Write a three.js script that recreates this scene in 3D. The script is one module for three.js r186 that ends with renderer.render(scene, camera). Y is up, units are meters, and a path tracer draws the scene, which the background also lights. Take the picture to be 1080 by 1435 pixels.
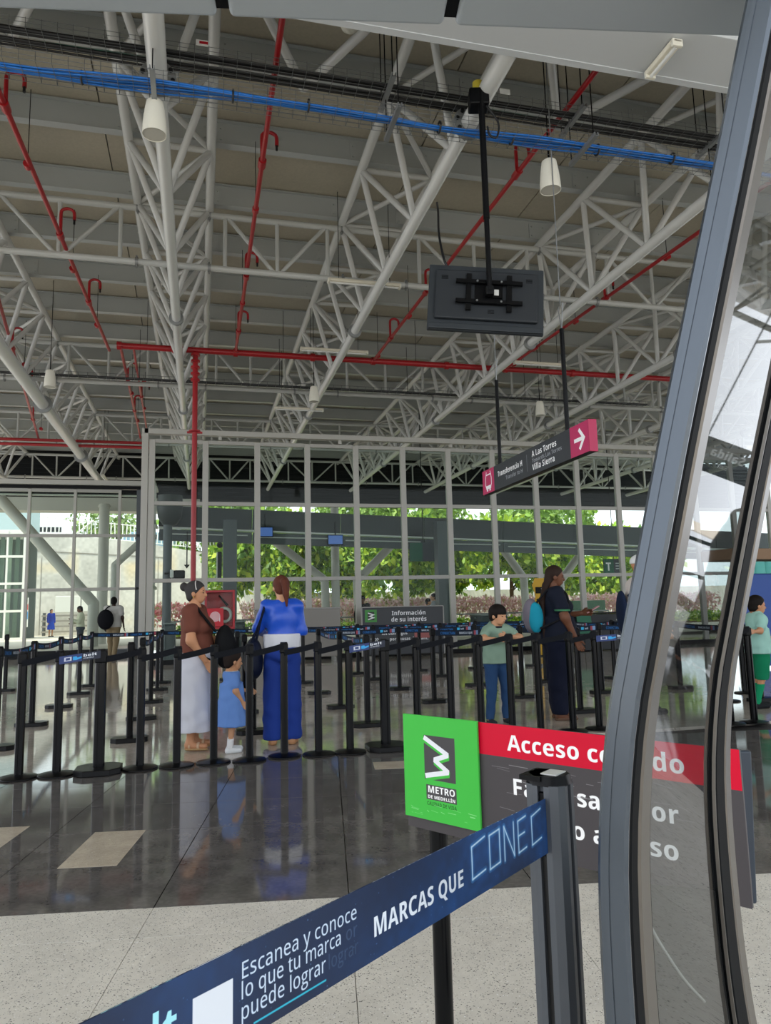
import * as THREE from 'three';
import { RoundedBoxGeometry } from 'three/addons/geometries/RoundedBoxGeometry.js';
import { mergeGeometries } from 'three/addons/utils/BufferGeometryUtils.js';

// ---------------------------------------------------------------- camera, sky, sun, exposure
const scene = new THREE.Scene();
const camera = new THREE.PerspectiveCamera(2 * Math.atan(717.5 / 1030) * 180 / Math.PI, 1080 / 1435, 0.05, 400);
camera.position.set(0, 1.22, 0);
camera.rotation.order = 'YXZ';
camera.rotation.set(7.6 * Math.PI / 180, -14.3 * Math.PI / 180, -1.4 * Math.PI / 180);
scene.background = new THREE.Color(0.93, 0.985, 1.06);
scene.backgroundIntensity = 1.0;
const sun = new THREE.DirectionalLight(0xfff1dc, 2.4);
sun.position.set(-30, 62, 0); sun.target.position.set(0, 0, -20);
sun.castShadow = true; sun.shadow.radius = 2;
Object.assign(sun.shadow.camera, { left: -60, right: 60, top: 60, bottom: -60, near: 1, far: 200 });
sun.shadow.mapSize.set(2048, 2048);
scene.add(sun, sun.target);
const renderer = new THREE.WebGLRenderer({ antialias: true });
renderer.toneMapping = THREE.LinearToneMapping;
renderer.toneMappingExposure = 2.1;
renderer.shadowMap.enabled = true;

// ---------------------------------------------------------------- helpers
let seed = 12345;
const rnd = () => { seed = (seed * 1664525 + 1013904223) >>> 0; return seed / 4294967296; };
const V = (x, y, z) => new THREE.Vector3(x, y, z);
const taken = {};
function numbered(n) { const k = taken[n] = (taken[n] ?? -1) + 1; return k ? n + '_' + String(k).padStart(3, '0') : n; }
function thing(name, label, category, p = [0, 0, 0], yaw = 0, group) {
  const o = new THREE.Group(); o.name = numbered(name); o.position.set(...p); o.rotation.y = yaw;
  o.userData = { label, category }; if (group) o.userData.group = group; scene.add(o); return o;
}
function struct(name, label) { const o = new THREE.Group(); o.name = name; o.userData = { kind: 'structure', label, category: name.split('_')[0] }; scene.add(o); return o; }
function add(parent, name, geo, mat, p = [0, 0, 0], r = [0, 0, 0]) {
  const m = new THREE.Mesh(geo, mat); m.name = name; m.position.set(...p); m.rotation.set(...r);
  m.castShadow = m.receiveShadow = true; parent.add(m); return m;
}
const boxCache = {};
function bgeo(w, h, d, bev = 0) { const k = [w, h, d, bev].map(v => v.toFixed(4)).join(); return boxCache[k] ??= bev ? new RoundedBoxGeometry(w, h, d, 2, bev) : new THREE.BoxGeometry(w, h, d); }
function box(parent, name, w, h, d, mat, p, r, bev = 0) { return add(parent, name, bgeo(w, h, d, bev), mat, p, r); }
const UC = new THREE.CylinderGeometry(1, 1, 1, 10, 1), UC16 = new THREE.CylinderGeometry(1, 1, 1, 20, 1), UC6 = new THREE.CylinderGeometry(1, 1, 1, 6, 1);
const YUP = V(0, 1, 0);
function tube(parent, name, a, b, r, mat, geo = UC) {
  const A = V(...a), B = V(...b), d = B.clone().sub(A), L = d.length();
  const m = add(parent, name, geo, mat); m.position.copy(A).addScaledVector(d, 0.5);
  m.quaternion.setFromUnitVectors(YUP, d.normalize()); m.scale.set(r, L, r); return m;
}
function tubeGeo(a, b, r, seg = 6) {
  const A = V(...a), B = V(...b), d = B.clone().sub(A), L = d.length(), g = new THREE.CylinderGeometry(r, r, L, seg, 1);
  g.applyQuaternion(new THREE.Quaternion().setFromUnitVectors(YUP, d.normalize())); g.translate(...A.add(B).multiplyScalar(0.5).toArray()); return g;
}
const path = (pts, r, seg = 40, rs = 8, tension = 0.5) => new THREE.TubeGeometry(new THREE.CatmullRomCurve3(pts.map(p => V(...p)), false, 'catmullrom', tension), seg, r, rs, false);
function uvBox(w, h, d, scale, ou = 0, ov = 0) {   // uv in metres / scale, laid flat from above
  const g = new THREE.BoxGeometry(w, h, d), p = g.attributes.position, u = g.attributes.uv;
  for (let i = 0; i < p.count; i++) u.setXY(i, (p.getX(i) + p.getY(i) * 0.3) / scale + ou, (p.getZ(i) + p.getY(i) * 0.3) / scale + ov);
  return g;
}
const sc = (hex) => new THREE.Color(hex);
const std = (c, roughness = 0.6, metalness = 0, extra = {}) => new THREE.MeshPhysicalMaterial({ color: c, roughness, metalness, ...extra });
function noiseTex(size, fn, srgb = true, repeat = 1) {
  const d = new Uint8Array(size * size * 4);
  for (let y = 0; y < size; y++) for (let x = 0; x < size; x++) { const c = fn(x, y), i = (y * size + x) * 4; d[i] = c[0]; d[i + 1] = c[1]; d[i + 2] = c[2]; d[i + 3] = 255; }
  const t = new THREE.DataTexture(d, size, size); t.magFilter = THREE.LinearFilter; t.minFilter = THREE.LinearFilter;
  t.wrapS = t.wrapT = THREE.RepeatWrapping; if (srgb) t.colorSpace = THREE.SRGBColorSpace; t.repeat.set(repeat, repeat); t.needsUpdate = true; return t;
}
function vnoise(n, s) {   // tileable value noise, n cells
  const g = []; const old = seed; seed = s; for (let i = 0; i < n * n; i++) g.push(rnd()); seed = old;
  return (u, v) => { const x = u * n, y = v * n, x0 = Math.floor(x), y0 = Math.floor(y), f = x - x0, h = y - y0, a = f * f * (3 - 2 * f), b = h * h * (3 - 2 * h);
    const G = (i, j) => g[((j % n + n) % n) * n + ((i % n + n) % n)];
    return (G(x0, y0) * (1 - a) + G(x0 + 1, y0) * a) * (1 - b) + (G(x0, y0 + 1) * (1 - a) + G(x0 + 1, y0 + 1) * a) * b; };
}
function speckle(size, base, specks, nz, amp, s) {   // terrazzo: chips of several tones strewn in a ground colour
  const f = new Float32Array(size * size * 3), n1 = vnoise(nz, s), n2 = vnoise(nz * 6, s + 1); seed = s;
  for (let y = 0; y < size; y++) for (let x = 0; x < size; x++) { const m = 1 + amp * (n1(x / size, y / size) - 0.5) + amp * 0.6 * (n2(x / size, y / size) - 0.5); for (let k = 0; k < 3; k++) f[(y * size + x) * 3 + k] = base[k] * m; }
  for (const [count, r0, r1, col] of specks) for (let i = 0; i < count; i++) {
    const cx = rnd() * size, cy = rnd() * size, r = r0 + (r1 - r0) * rnd(), st = 0.6 + 0.8 * rnd(), m = 0.85 + 0.3 * rnd();
    for (let y = -Math.ceil(r); y <= r; y++) for (let x = -Math.ceil(r * 1.4); x <= r * 1.4; x++) if (x * x / (st * st) + y * y < r * r) {
      const i2 = (((Math.floor(cy + y) + size) % size) * size + (Math.floor(cx + x) + size) % size) * 3; for (let k = 0; k < 3; k++) f[i2 + k] = col[k] * m; } }
  return noiseTex(size, (x, y) => { const i = (y * size + x) * 3; return [0, 1, 2].map(k => Math.max(0, Math.min(255, f[i + k]))); });
}
function canvasTex(w, h, draw) {
  const c = document.createElement('canvas'); c.width = w; c.height = h; const g = c.getContext('2d'); draw(g, w, h);
  const t = new THREE.CanvasTexture(c); t.colorSpace = THREE.SRGBColorSpace; return t;
}

// ---------------------------------------------------------------- materials
const T_white = speckle(1024, [228, 224, 215], [[3000, 1.0, 2.8, [172, 167, 158]], [1700, 1.2, 3.2, [102, 98, 93]], [2200, 1.0, 3.0, [242, 240, 233]], [420, 1.2, 2.6, [48, 46, 46]]], 5, 0.07, 11);
const T_dark = speckle(1024, [98, 95, 93], [[2600, 0.6, 1.6, [92, 90, 88]], [1500, 0.6, 1.5, [50, 49, 49]], [240, 0.6, 1.3, [140, 138, 132]]], 6, 0.22, 23);
const T_mid = speckle(512, [184, 176, 165], [[1500, 0.6, 1.8, [150, 142, 132]], [900, 0.6, 1.6, [204, 198, 188]]], 5, 0.12, 31);
const T_inlay = speckle(256, [196, 184, 166], [[500, 0.6, 1.6, [168, 156, 140]], [300, 0.6, 1.4, [215, 206, 190]]], 4, 0.1, 37);
const cn1 = vnoise(7, 91), cn2 = vnoise(40, 92), cn3 = vnoise(3, 93);
const T_conc = noiseTex(512, (x, y) => { const u = x / 512, v = y / 512, m = 0.86 + 0.16 * cn1(u, v) + 0.1 * cn2(u, v), st = Math.max(0, cn3(u, v) * cn1(u, v) - 0.36) * 1.2; return [196 * m, (194 - 22 * st) * m, (188 - 62 * st) * m]; });
const pn1 = vnoise(4, 71), pn2 = vnoise(90, 72);
const T_paint = noiseTex(512, (x, y) => { const m = 228 + 14 * pn1(x / 512, y / 512) + 10 * pn2(x / 512, y / 512); return [m, m, m]; });
const al1 = vnoise(8, 81), al2 = vnoise(120, 82);
const T_scuff = noiseTex(256, (x, y) => { const u = x / 256, v = y / 256, m = 90 + 70 * al1(u, v) + 50 * al2(u, v); return [m, m, m]; }, false);

const M = {
  white_floor: std(0xffffff, 0.34, 0, { map: T_white }),
  dark_floor: std(0xffffff, 0.06, 0, { map: T_dark, ior: 1.6 }),
  mid_floor: std(0xffffff, 0.06, 0, { map: T_mid, ior: 1.6 }),
  inlay: std(0xffffff, 0.12, 0, { map: T_inlay }),
  grout: std(0x2b2a29, 0.8), grout_light: std(0xbab6ad, 0.85),
  steel: std(0xc9cac6, 0.24), steel_web: std(0xbfc0bc, 0.32), joist: std(0xb8bab6, 0.34),
  purlin: std(0xadb1af, 0.28), deck: std(0xc0b9a5, 0.55, 0, { map: T_paint }), beam: std(0xc2c6c8, 0.5),
  mullion: std(0xb2b0a7, 0.42), transom: std(0xaaa8a0, 0.42),
  glass: new THREE.MeshPhysicalMaterial({ color: 0xf4faf7, roughness: 0.0, transmission: 1, thickness: 0, ior: 1.5, specularIntensity: 0.14 }),
  red: std(0xa81420, 0.38), redpipe: std(0x9c161d, 0.36), flange: std(0x8b8d8c, 0.4, 0.4), bolt: std(0x2a2b2c, 0.45, 0.6),
  black: std(0x07080a, 0.4, 0, { specularIntensity: 0.35 }), black_gloss: std(0x14161a, 0.25), post: std(0x050608, 0.2, 0, { specularIntensity: 0.4 }), post_slot: std(0x08090b, 0.5), base: std(0x07080a, 0.3, 0, { specularIntensity: 0.45 }),
  belt_plain: std(0x0d1016, 0.75, 0, { specularIntensity: 0.35 }), rubber: std(0x07090c, 0.75, 0, { specularIntensity: 0.35 }),
  wire: std(0x6e7172, 0.4, 0.7), galv: std(0x8d9091, 0.42, 0.6), cable_black: std(0x0c0d0f, 0.5), cable_blue: std(0x1668b8, 0.4), cable_yellow: std(0xb9a938, 0.45), cable_green: std(0x1d6b53, 0.45),
  lamp: std(0xdad7c8, 0.4), lamp_in: std(0xb9b7ac, 0.5), fluo: std(0xd9d3c0, 0.4),
  tv: std(0x262c31, 0.5), tv2: std(0x1f2429, 0.55), alu: std(0x565d65, 0.34, 0.6, { roughnessMap: T_scuff }), silver: std(0x6e6963, 0.32, 0.75), header: std(0x9fa6ac, 0.45, 0.1),
  concrete: std(0xffffff, 0.85, 0, { map: T_conc }), plaza: std(0xc6bdaf, 0.85), fascia: std(0x1c2023, 0.35), fascia2: std(0x4a4e51, 0.45), darkwall: std(0x15191c, 0.7),
  colgrey: std(0x54595c, 0.5), strut: std(0xb6b3aa, 0.5), bluebuild: std(0xaec4c9, 0.5), offwhite: std(0xd9dad6, 0.6), greyboard: std(0x8b8780, 0.5), boardframe: std(0x9a9994, 0.4),
  bark: std(0x6d5a45, 0.9), hedge: std(0xffffff, 0.8, 0, { transmission: 0.25, thickness: 0 }), leaf: std(0xffffff, 0.55, 0, { transmission: 0.35, thickness: 0 }),
};
const TRUSS_X = [-11.5, -7.8, -4.15, -0.48, 3.08, 7.03, 10.8, 14.5, 18.2, 22];

// ---------------------------------------------------------------- floor: white slabs, dark band, polished hall floor
const floor = struct('floor', 'polished hall floor with white terrazzo, a dark slab band and a taupe queue area');
{
  const c = Math.cos(9.6 * Math.PI / 180), s = Math.sin(9.6 * Math.PI / 180), O = [-0.174, -3.44], yaw = -9.6 * Math.PI / 180;
  const P = (a, b, y = 0) => [O[0] + a * c + b * s, y, O[1] + a * s - b * c];
  const var3 = (w, d, k) => [0, 1, 2].map(i => uvBox(w, 0.03, d, k, i * 0.37 + 0.11, i * 0.53));
  // bed under the slabs, seen only in the joints
  box(floor, 'slab_bed', 60, 0.06, 46, M.grout_light, [10, -0.065, 13]);
  box(floor, 'slab_bed', 60, 0.06, 7, M.grout, [10, -0.062, -8.2]);
  const wcols = 0.823, g1 = var3(0.818, 0.595, 0.5), g0 = var3(0.818, 0.555, 0.5), gw = var3(0.8205, 0.818, 0.8), gw1 = var3(0.8205, 0.29, 0.8);
  let k = 0;
  for (let i = -4; i < 8; i++) {
    const a = wcols * (i + 0.5);
    for (let j = 0; j < 6; j++) {
      const w = j === 0 ? g0 : g1, b = j === 0 ? 0.28 : 0.56 + (j - 0.5) * 0.6;
      const p = P(a, b, -0.015); if (p[2] < -6.75) continue;
      add(floor, 'dark_slab', w[k++ % 3], M.dark_floor, p, [0, yaw, 0]);
    }
    add(floor, 'white_slab', gw1[k++ % 3], M.white_floor, P(a, -0.147, -0.015), [0, yaw, 0]);
    for (let j = 0; j < 5; j++) add(floor, 'white_slab', gw[k++ % 3], M.white_floor, P(a, -0.295 - (j + 0.5) * 0.821, -0.015), [0, yaw, 0]);
  }
  // light inlays let into the dark slabs
  for (const [a, b] of [[-0.45, 0.865], [1.24, 2.665], [-1.17, 1.06]]) { const g = uvBox(0.285, 0.012, a === 1.24 ? 0.27 : 0.6, 0.4, a, b); add(floor, 'inlay_tile', g, M.inlay, P(a, b, -0.0045), [0, yaw, 0]); }
  // far outside the slabs the white floor goes on around the platform
  add(floor, 'platform_floor', uvBox(18, 0.03, 12, 0.8), M.white_floor, [16.2, -0.02, 0.2]);
  add(floor, 'platform_floor', uvBox(14, 0.03, 12, 0.8), M.white_floor, [-10.6, -0.02, 0.2]);
  add(floor, 'platform_floor', uvBox(14, 0.03, 14, 0.8), M.white_floor, [1.5, -0.03, 8.5]);
  add(floor, 'queue_floor', uvBox(44, 0.03, 18.6, 1.1), M.mid_floor, [9, -0.0135, -15.85]);
  add(floor, 'back_floor', uvBox(30, 0.03, 8.8, 1.1, 0.3), M.mid_floor, [13.8, -0.016, -29.5]);
}
const ground = add(scene, 'ground', uvBox(180, 0.1, 110, 6), M.plaza, [10, 0.12, -81]);
ground.userData = { kind: 'structure', label: 'pale paved plaza outside beyond the glass walls', category: 'ground' };

// ---------------------------------------------------------------- ceiling deck and purlins
const ceiling = struct('ceiling', 'cream ribbed roof deck carried on grey purlins');
const PZ = (m) => -12.5 - 1.75 * m;
{
  const sh = new THREE.Shape(); const w = 0.07, h = 0.2, t = 0.012;
  [[-w, -h], [w, -h], [w, -h + t], [t / 2, -h + t], [t / 2, h - t], [w, h - t], [w, h], [-w, h], [-w, h - t], [-t / 2, h - t], [-t / 2, -h + t], [-w, -h + t]].forEach(([x, y], i) => i ? sh.lineTo(x, y) : sh.moveTo(x, y));
  const pur = new THREE.ExtrudeGeometry(sh, { depth: 40, bevelEnabled: false }); pur.rotateY(Math.PI / 2);
  const panel = [0, 1, 2].map(i => uvBox(2.48, 0.05, 1.74, 2.4, i * 0.31, i * 0.7)), plate = mergeGeometries([new THREE.BoxGeometry(0.34, 0.3, 0.016), ...[-0.12, 0.12].flatMap(x => [-0.09, 0.09].map(y => new THREE.CylinderGeometry(0.016, 0.016, 0.03, 8).rotateX(Math.PI / 2).translate(x, y, 0.014)))]);
  for (let m = -9; m <= 12; m++) {
    const z = PZ(m);
    add(ceiling, 'purlin', pur, M.purlin, [-14, 8.575, z]);
    if (m >= -3 && m < 4) for (const U of TRUSS_X.slice(2, 6)) for (const sx of [-1, 1]) add(ceiling, 'splice_plate', plate, M.purlin, [U + sx * 0.62, 8.56, z + 0.016]);
    for (let i = 0; i < 16; i++) add(ceiling, 'deck_panel', panel[(i + m + 20) % 3], M.deck, [-12.75 + 2.5 * i, 8.82 + (i % 2) * 0.004, z - 0.875]);
  }
}
box(ceiling, 'light_leak_sheet', 42, 0.04, 40, M.purlin, [7, 8.89, -14.5]);  // unseen sheet, added to stop sky light leaking between the deck panels
// dark louvred wall closing the far end under the roof
const wallBack = struct('wall_back', 'dark louvred wall closing the roof at the far end');
for (let i = 0; i < 12; i++) box(wallBack, 'louvre', 44, 0.2, 0.03, M.darkwall, [8, 6.55 + i * 0.19, -34.6], [-0.35, 0, 0]);
box(wallBack, 'backing', 44, 2.5, 0.06, M.darkwall, [8, 7.65, -34.8]);

// ---------------------------------------------------------------- main trusses (three chords each)
const flangeGeo = mergeGeometries([new THREE.CylinderGeometry(0.17, 0.17, 0.03, 20).translate(0, 0.02, 0), new THREE.CylinderGeometry(0.17, 0.17, 0.03, 20).translate(0, -0.02, 0)]);
const boltGeo = new THREE.CylinderGeometry(0.022, 0.022, 0.12, 6);
const trussLabels = ['far left edge, over the plaza side', 'partly hidden at the left edge of the roof', 'thick-chorded, running over the walking man with the backpack', 'running over the woman in brown and the red riser', 'passing behind the hanging television', 'passing over the hanging direction sign', 'first beyond the hanging direction sign', 'second beyond the hanging direction sign', 'third beyond the hanging direction sign', 'far right beyond the cabin door'];
TRUSS_X.forEach((U, i) => {
  const t = thing('roof_truss', 'white triangular tube truss ' + trussLabels[i], 'truss', [U, 6.97, 0], 0, 'main roof trusses');
  const z0 = -6.36, z1 = -34.3, hT = 1.3, hw = 0.6, rb = i === 2 ? 0.15 : 0.086;
  tube(t, 'top_chord', [-hw, hT, z0], [-hw, hT, z1], 0.072, M.steel, UC16); tube(t, 'top_chord', [hw, hT, z0], [hw, hT, z1], 0.072, M.steel, UC16);
  tube(t, 'bottom_chord', [0, 0, -7.6], [0, 0, z1], rb, M.steel, UC16); tube(t, 'bottom_chord', [0, 0, z0], [0, 0, -7.6], rb * 1.2, M.steel, UC16);
  for (const z of [-7.6, -14.3, -21, -27.7]) {
    const f = add(t, 'splice_flange', flangeGeo, M.flange, [0, 0, z], [Math.PI / 2, 0, 0]); const k = rb / 0.075 * (z === -7.6 ? 1 : 0.72); f.scale.set(k, 1, k);
    if (z === -7.6) for (let b = 0; b < 8; b++) { const a = b * Math.PI / 4 + 0.2; add(f, 'bolt', boltGeo, M.bolt, [0.138 * Math.cos(a), 0, 0.138 * Math.sin(a)]); }
  }
  for (let m = -3; m <= 12; m++) {
    const z = PZ(m), zb = z - 0.875, zn = z - 1.75, T = (s, zz) => [s * hw, hT, zz], B = (zz) => [0, 0, zz];
    tube(t, 'strut', T(-1, z), T(1, z), 0.048, M.steel_web);
    if (m === 12) break;
    for (const s of [-1, 1]) { tube(t, 'diagonal', T(s, z), B(zb), 0.05, M.steel_web); tube(t, 'diagonal', B(zb), T(s, zn), 0.05, M.steel_web); }
    tube(t, 'top_brace', T(m % 2 ? 1 : -1, z), T(m % 2 ? -1 : 1, zn), 0.042, M.steel_web);
  }
});
// ---------------------------------------------------------------- cross trusses between them
const clampGeo = mergeGeometries([new THREE.CylinderGeometry(0.075, 0.075, 0.05, 12).rotateZ(Math.PI / 2), new THREE.BoxGeometry(0.03, 0.2, 0.05), new THREE.CylinderGeometry(0.014, 0.014, 0.1, 6).rotateX(Math.PI / 2).translate(0, 0.08, 0), new THREE.CylinderGeometry(0.014, 0.014, 0.1, 6).rotateX(Math.PI / 2).translate(0, -0.08, 0)]);
['nearest one, behind the television', 'second one, above the red sprinkler main', 'third one, behind the glass wall top', 'farthest one, before the dark louvres'].forEach((l, j) => {
  const z = -12.5 - 7 * j, t = thing('cross_truss', 'grey flat cross truss under the roof, ' + l, 'truss', [0, 7.2, z], 0, 'cross trusses');
  tube(t, 'bottom_chord', [-13, 0, 0.02], [25, 0, 0.02], 0.055, M.joist, UC16); tube(t, 'top_chord', [-13, 0.98, 0.02], [25, 0.98, 0.02], 0.055, M.joist, UC16);
  for (let i = 0; i < TRUSS_X.length - 1; i++) {
    const a = TRUSS_X[i] + 0.62, b = TRUSS_X[i + 1] - 0.62, m = (a + b) / 2;
    for (const x of [a + 0.25, b - 0.25]) tube(t, 'post', [x, 0, 0.02], [x, 0.98, 0.02], 0.036, M.joist);
    tube(t, 'post', [m, 0, 0.02], [m, 0.98, 0.02], 0.036, M.joist);
    tube(t, 'diagonal', [a + 0.3, 0.96, 0.02], [m - 0.06, 0.02, 0.02], 0.036, M.joist); tube(t, 'diagonal', [b - 0.3, 0.96, 0.02], [m + 0.06, 0.02, 0.02], 0.036, M.joist);
    for (const x of [a - 0.02, b + 0.02]) { add(t, 'clamp', clampGeo, M.flange, [x, 0.98, 0.02]); add(t, 'clamp', clampGeo, M.flange, [x, 0, 0.02]); }
  }
});
// long braces near the front beam, between the truss top chords
{
  const t = thing('roof_brace', 'long white diagonal brace tubes beside the grey front beam, above the cable trays', 'brace', [0, 8.2, 0]);
  for (let i = 1; i < TRUSS_X.length - 1; i++) { const a = TRUSS_X[i] + 0.6, b = TRUSS_X[i + 1] - 0.6, m = (a + b) / 2; tube(t, 'brace_tube', [a, 0, -6.7], [m, 0, -9.0], 0.06, M.steel); tube(t, 'brace_tube', [b, 0, -6.7], [m, 0, -9.0], 0.06, M.steel); }
}
// grey box beam that carries the front of the roof
const fb = struct('trim_1', 'grey painted box beam across the front of the roof');
box(fb, 'box_beam', 40, 1.48, 0.7, M.beam, [6, 7.61, -6.0], [0, 0, 0], 0.015);
box(fb, 'drip_edge', 40, 0.02, 0.08, M.beam, [6, 6.87, -6.31]);

// ---------------------------------------------------------------- glass walls
function glassWall(parent, x0, x1, n, z, levels, base, mw = 0.09) {
  const dx = (x1 - x0) / n, top = levels[levels.length - 1];
  for (let i = 0; i <= n; i++) box(parent, 'mullion', mw, top - base, 0.12, M.mullion, [x0 + i * dx, (top + base) / 2, z], [0, 0, 0], 0.008);
  levels.forEach((h, k) => { for (let i = 0; i < n; i++) {
    box(parent, 'transom', dx - mw, 0.1, 0.1, M.transom, [x0 + (i + 0.5) * dx, h - 0.04, z], [0, 0, 0], 0.006);
    const lo = k ? levels[k - 1] : base; box(parent, 'pane', dx - mw + 0.01, h - lo - 0.08, 0.008, M.glass, [x0 + (i + 0.5) * dx, (h - 0.085 + lo) / 2, z]); } });
  for (let i = 0; i < n; i++) box(parent, 'base_rail', dx, base, 0.14, M.black, [x0 + (i + 0.5) * dx, base / 2, z], [0, 0, 0], 0.006);
}
const wallF = struct('wall_front', 'glass wall with grey frames behind the queue');
glassWall(wallF, -1.2, 24.1334, 19, -19.4, [2.13, 4.1, 5.72], 0.12, 0.15);
box(wallF, 'head_beam', 25.6, 0.14, 0.16, M.mullion, [11.4, 5.93, -19.4], [0, 0, 0], 0.01);
box(wallF, 'corner_post', 0.16, 6.0, 0.16, M.mullion, [-1.37, 3.0, -19.4], [0, 0, 0], 0.01);
for (let i = 0; i < 5; i++) box(wallF, 'cleat', 0.08, 0.1, 0.1, M.mullion, [0.5 + i * 3.2, 5.8, -19.4]);
const wallS = struct('wall_side', 'short glass return wall joining the two glass fronts');
for (const h of [2.13, 4.1, 5.3]) box(wallS, 'transom', 0.1, 0.085, 5.4, M.transom, [-1.37, h - 0.04, -22.2], [0, 0, 0], 0.006);
for (const z of [-20.8, -22.2, -23.6]) box(wallS, 'mullion', 0.12, 5.3, 0.08, M.mullion, [-1.37, 2.65, z], [0, 0, 0], 0.008);
const wallL = struct('wall_left', 'glass wall with grey frames in front of the sunny plaza');
glassWall(wallL, -10.6, -2.52, 6, -25, [2.14, 3.85, 5.3], 0.22);
box(wallL, 'transom', 1.0, 0.085, 0.1, M.transom, [-1.98, 2.1, -25]); box(wallL, 'transom', 1.0, 0.085, 0.1, M.transom, [-1.98, 3.81, -25]);
box(wallL, 'pane', 0.9, 4.9, 0.008, M.glass, [-2.0, 2.75, -25]);
box(wallL, 'head_beam', 9.4, 0.16, 0.24, M.mullion, [-6.2, 5.5, -24.9], [0, 0, 0], 0.01); box(wallL, 'head_channel', 9.4, 0.1, 0.16, M.black, [-6.2, 5.36, -24.95]); box(wallL, 'head_rail', 9.4, 0.05, 0.1, M.mullion, [-6.2, 5.12, -25.06]);
box(wallL, 'end_post', 0.3, 5.6, 0.3, M.colgrey, [-1.85, 2.8, -25.1], [0, 0, 0], 0.01);
box(wallL, 'threshold', 9.5, 0.2, 0.5, M.fascia2, [-6.2, 0.1, -25.2]);

// ---------------------------------------------------------------- sprinkler pipes
function goose(parent, x, z, dir = 1) {
  add(parent, 'gooseneck', path([[x, 7.3, z], [x, 7.5, z], [x, 7.68, z], [x + 0.02 * dir, 7.74, z], [x + 0.1 * dir, 7.77, z], [x + 0.18 * dir, 7.74, z], [x + 0.2 * dir, 7.68, z], [x + 0.2 * dir, 7.58, z]], 0.026, 30, 8), M.redpipe);
  add(parent, 'tee', UC, M.redpipe, [x, 7.3, z], [Math.PI / 2, 0, 0]).scale.set(0.055, 0.16, 0.055);
  add(parent, 'sprinkler_head', UC6, M.bolt, [x + 0.2 * dir, 7.55, z]).scale.set(0.018, 0.07, 0.018);
}
const hangGeo = (x, z) => tubeGeo([x, 7.34, z], [x, 8.42, z], 0.006);
function branch(x, z0, z1, label, gs, x2 = x, r = 0.034) {
  const t = thing('sprinkler_pipe', label, 'pipe', [0, 0, 0], 0, 'sprinkler branch pipes');
  tube(t, 'pipe_run', [x, 7.3, z0], [x2, 7.3, z1], r, M.redpipe, UC16);
  gs.forEach((z, i) => { const xx = x + (x2 - x) * (z - z0) / (z1 - z0); goose(t, xx, z, 1); add(t, 'hanger_rod', hangGeo(xx, z - 1.2), M.black); add(t, 'coupling', UC16, M.redpipe, [xx, 7.3, z - 1.2], [Math.PI / 2, 0, 0]).scale.set(r * 1.5, 0.1, r * 1.5); });
}
branch(0.78, -5.5, -16.9, 'red sprinkler branch pipe between the brown and blue women, above the trays', [-9.4, -12.9, -15.6]);
branch(4.4, -5.5, -16.9, 'red sprinkler branch pipe passing behind the hanging television', [-8.9, -12.9, -15.4], 4.1);
branch(8.2, -5.5, -16.9, 'red sprinkler branch pipe right of the hanging direction sign', [-9.5, -12.5, -15.4], 7.6);
branch(-2.4, -5.5, -17.3, 'red sprinkler branch pipe nearest the left edge of the picture', [-8.9, -12.0, -14.6], -2.05);
branch(-1.78, -17.0, -26, 'paired red sprinkler pipe left of the red riser, leading to the back', [-19.5, -22.5], -2.0);
branch(-1.5, -17.0, -26, 'thin red sprinkler pipe beside the pair left of the glass wall corner', [-21], -1.75, 0.028);
branch(-3.75, -14.6, -27, 'red sprinkler branch pipe at the far left, crossing the thick truss', [-17.5, -20.5, -24], -5.4);
{
  const t = thing('sprinkler_main', 'thick red sprinkler main running across the hall under the roof', 'pipe');
  tube(t, 'pipe_run', [-1.85, 7.3, -16.95], [13.5, 7.3, -16.95], 0.07, M.redpipe, UC16);
  for (const x of [-1.8, -0.6, 0.78, 2.6, 4.1, 6, 7.6, 9.5]) add(t, 'coupling', UC16, M.redpipe, [x, 7.3, -16.95], [0, 0, Math.PI / 2]).scale.set(0.095, 0.1, 0.095);
  for (const x of [-1.2, 1.9, 5.2, 8.6]) add(t, 'hanger_rod', hangGeo(x, -16.95), M.black);
  const u = thing('sprinkler_main', 'pair of red sprinkler mains crossing at the far left behind the thick truss', 'pipe');
  for (const h of [7.0, 7.16]) tube(u, 'pipe_run', [-11, h, -26.2], [-1.6, h, -26.2], 0.05, M.redpipe, UC16);
  const r = thing('fire_riser', 'vertical red fire pipe dropping behind the woman in brown', 'pipe', [-0.13, 0, -16.85]);
  tube(r, 'pipe_run', [0, 0.4, 0], [0, 7.2, 0], 0.058, M.redpipe, UC16);
  for (const h of [7.15, 7.0, 6.85, 6.7, 6.55]) add(r, 'flange', UC16, M.redpipe, [0, h, 0]).scale.set(0.1, 0.05, 0.1);
  add(r, 'flange', UC16, M.redpipe, [0, 5.35, 0]).scale.set(0.13, 0.03, 0.13); box(r, 'wall_bracket', 0.34, 0.04, 0.06, M.redpipe, [0, 5.32, 0]);
  tube(r, 'elbow_run', [0, 0.42, 0], [0.3, 0.42, 0], 0.05, M.redpipe);
}
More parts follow.
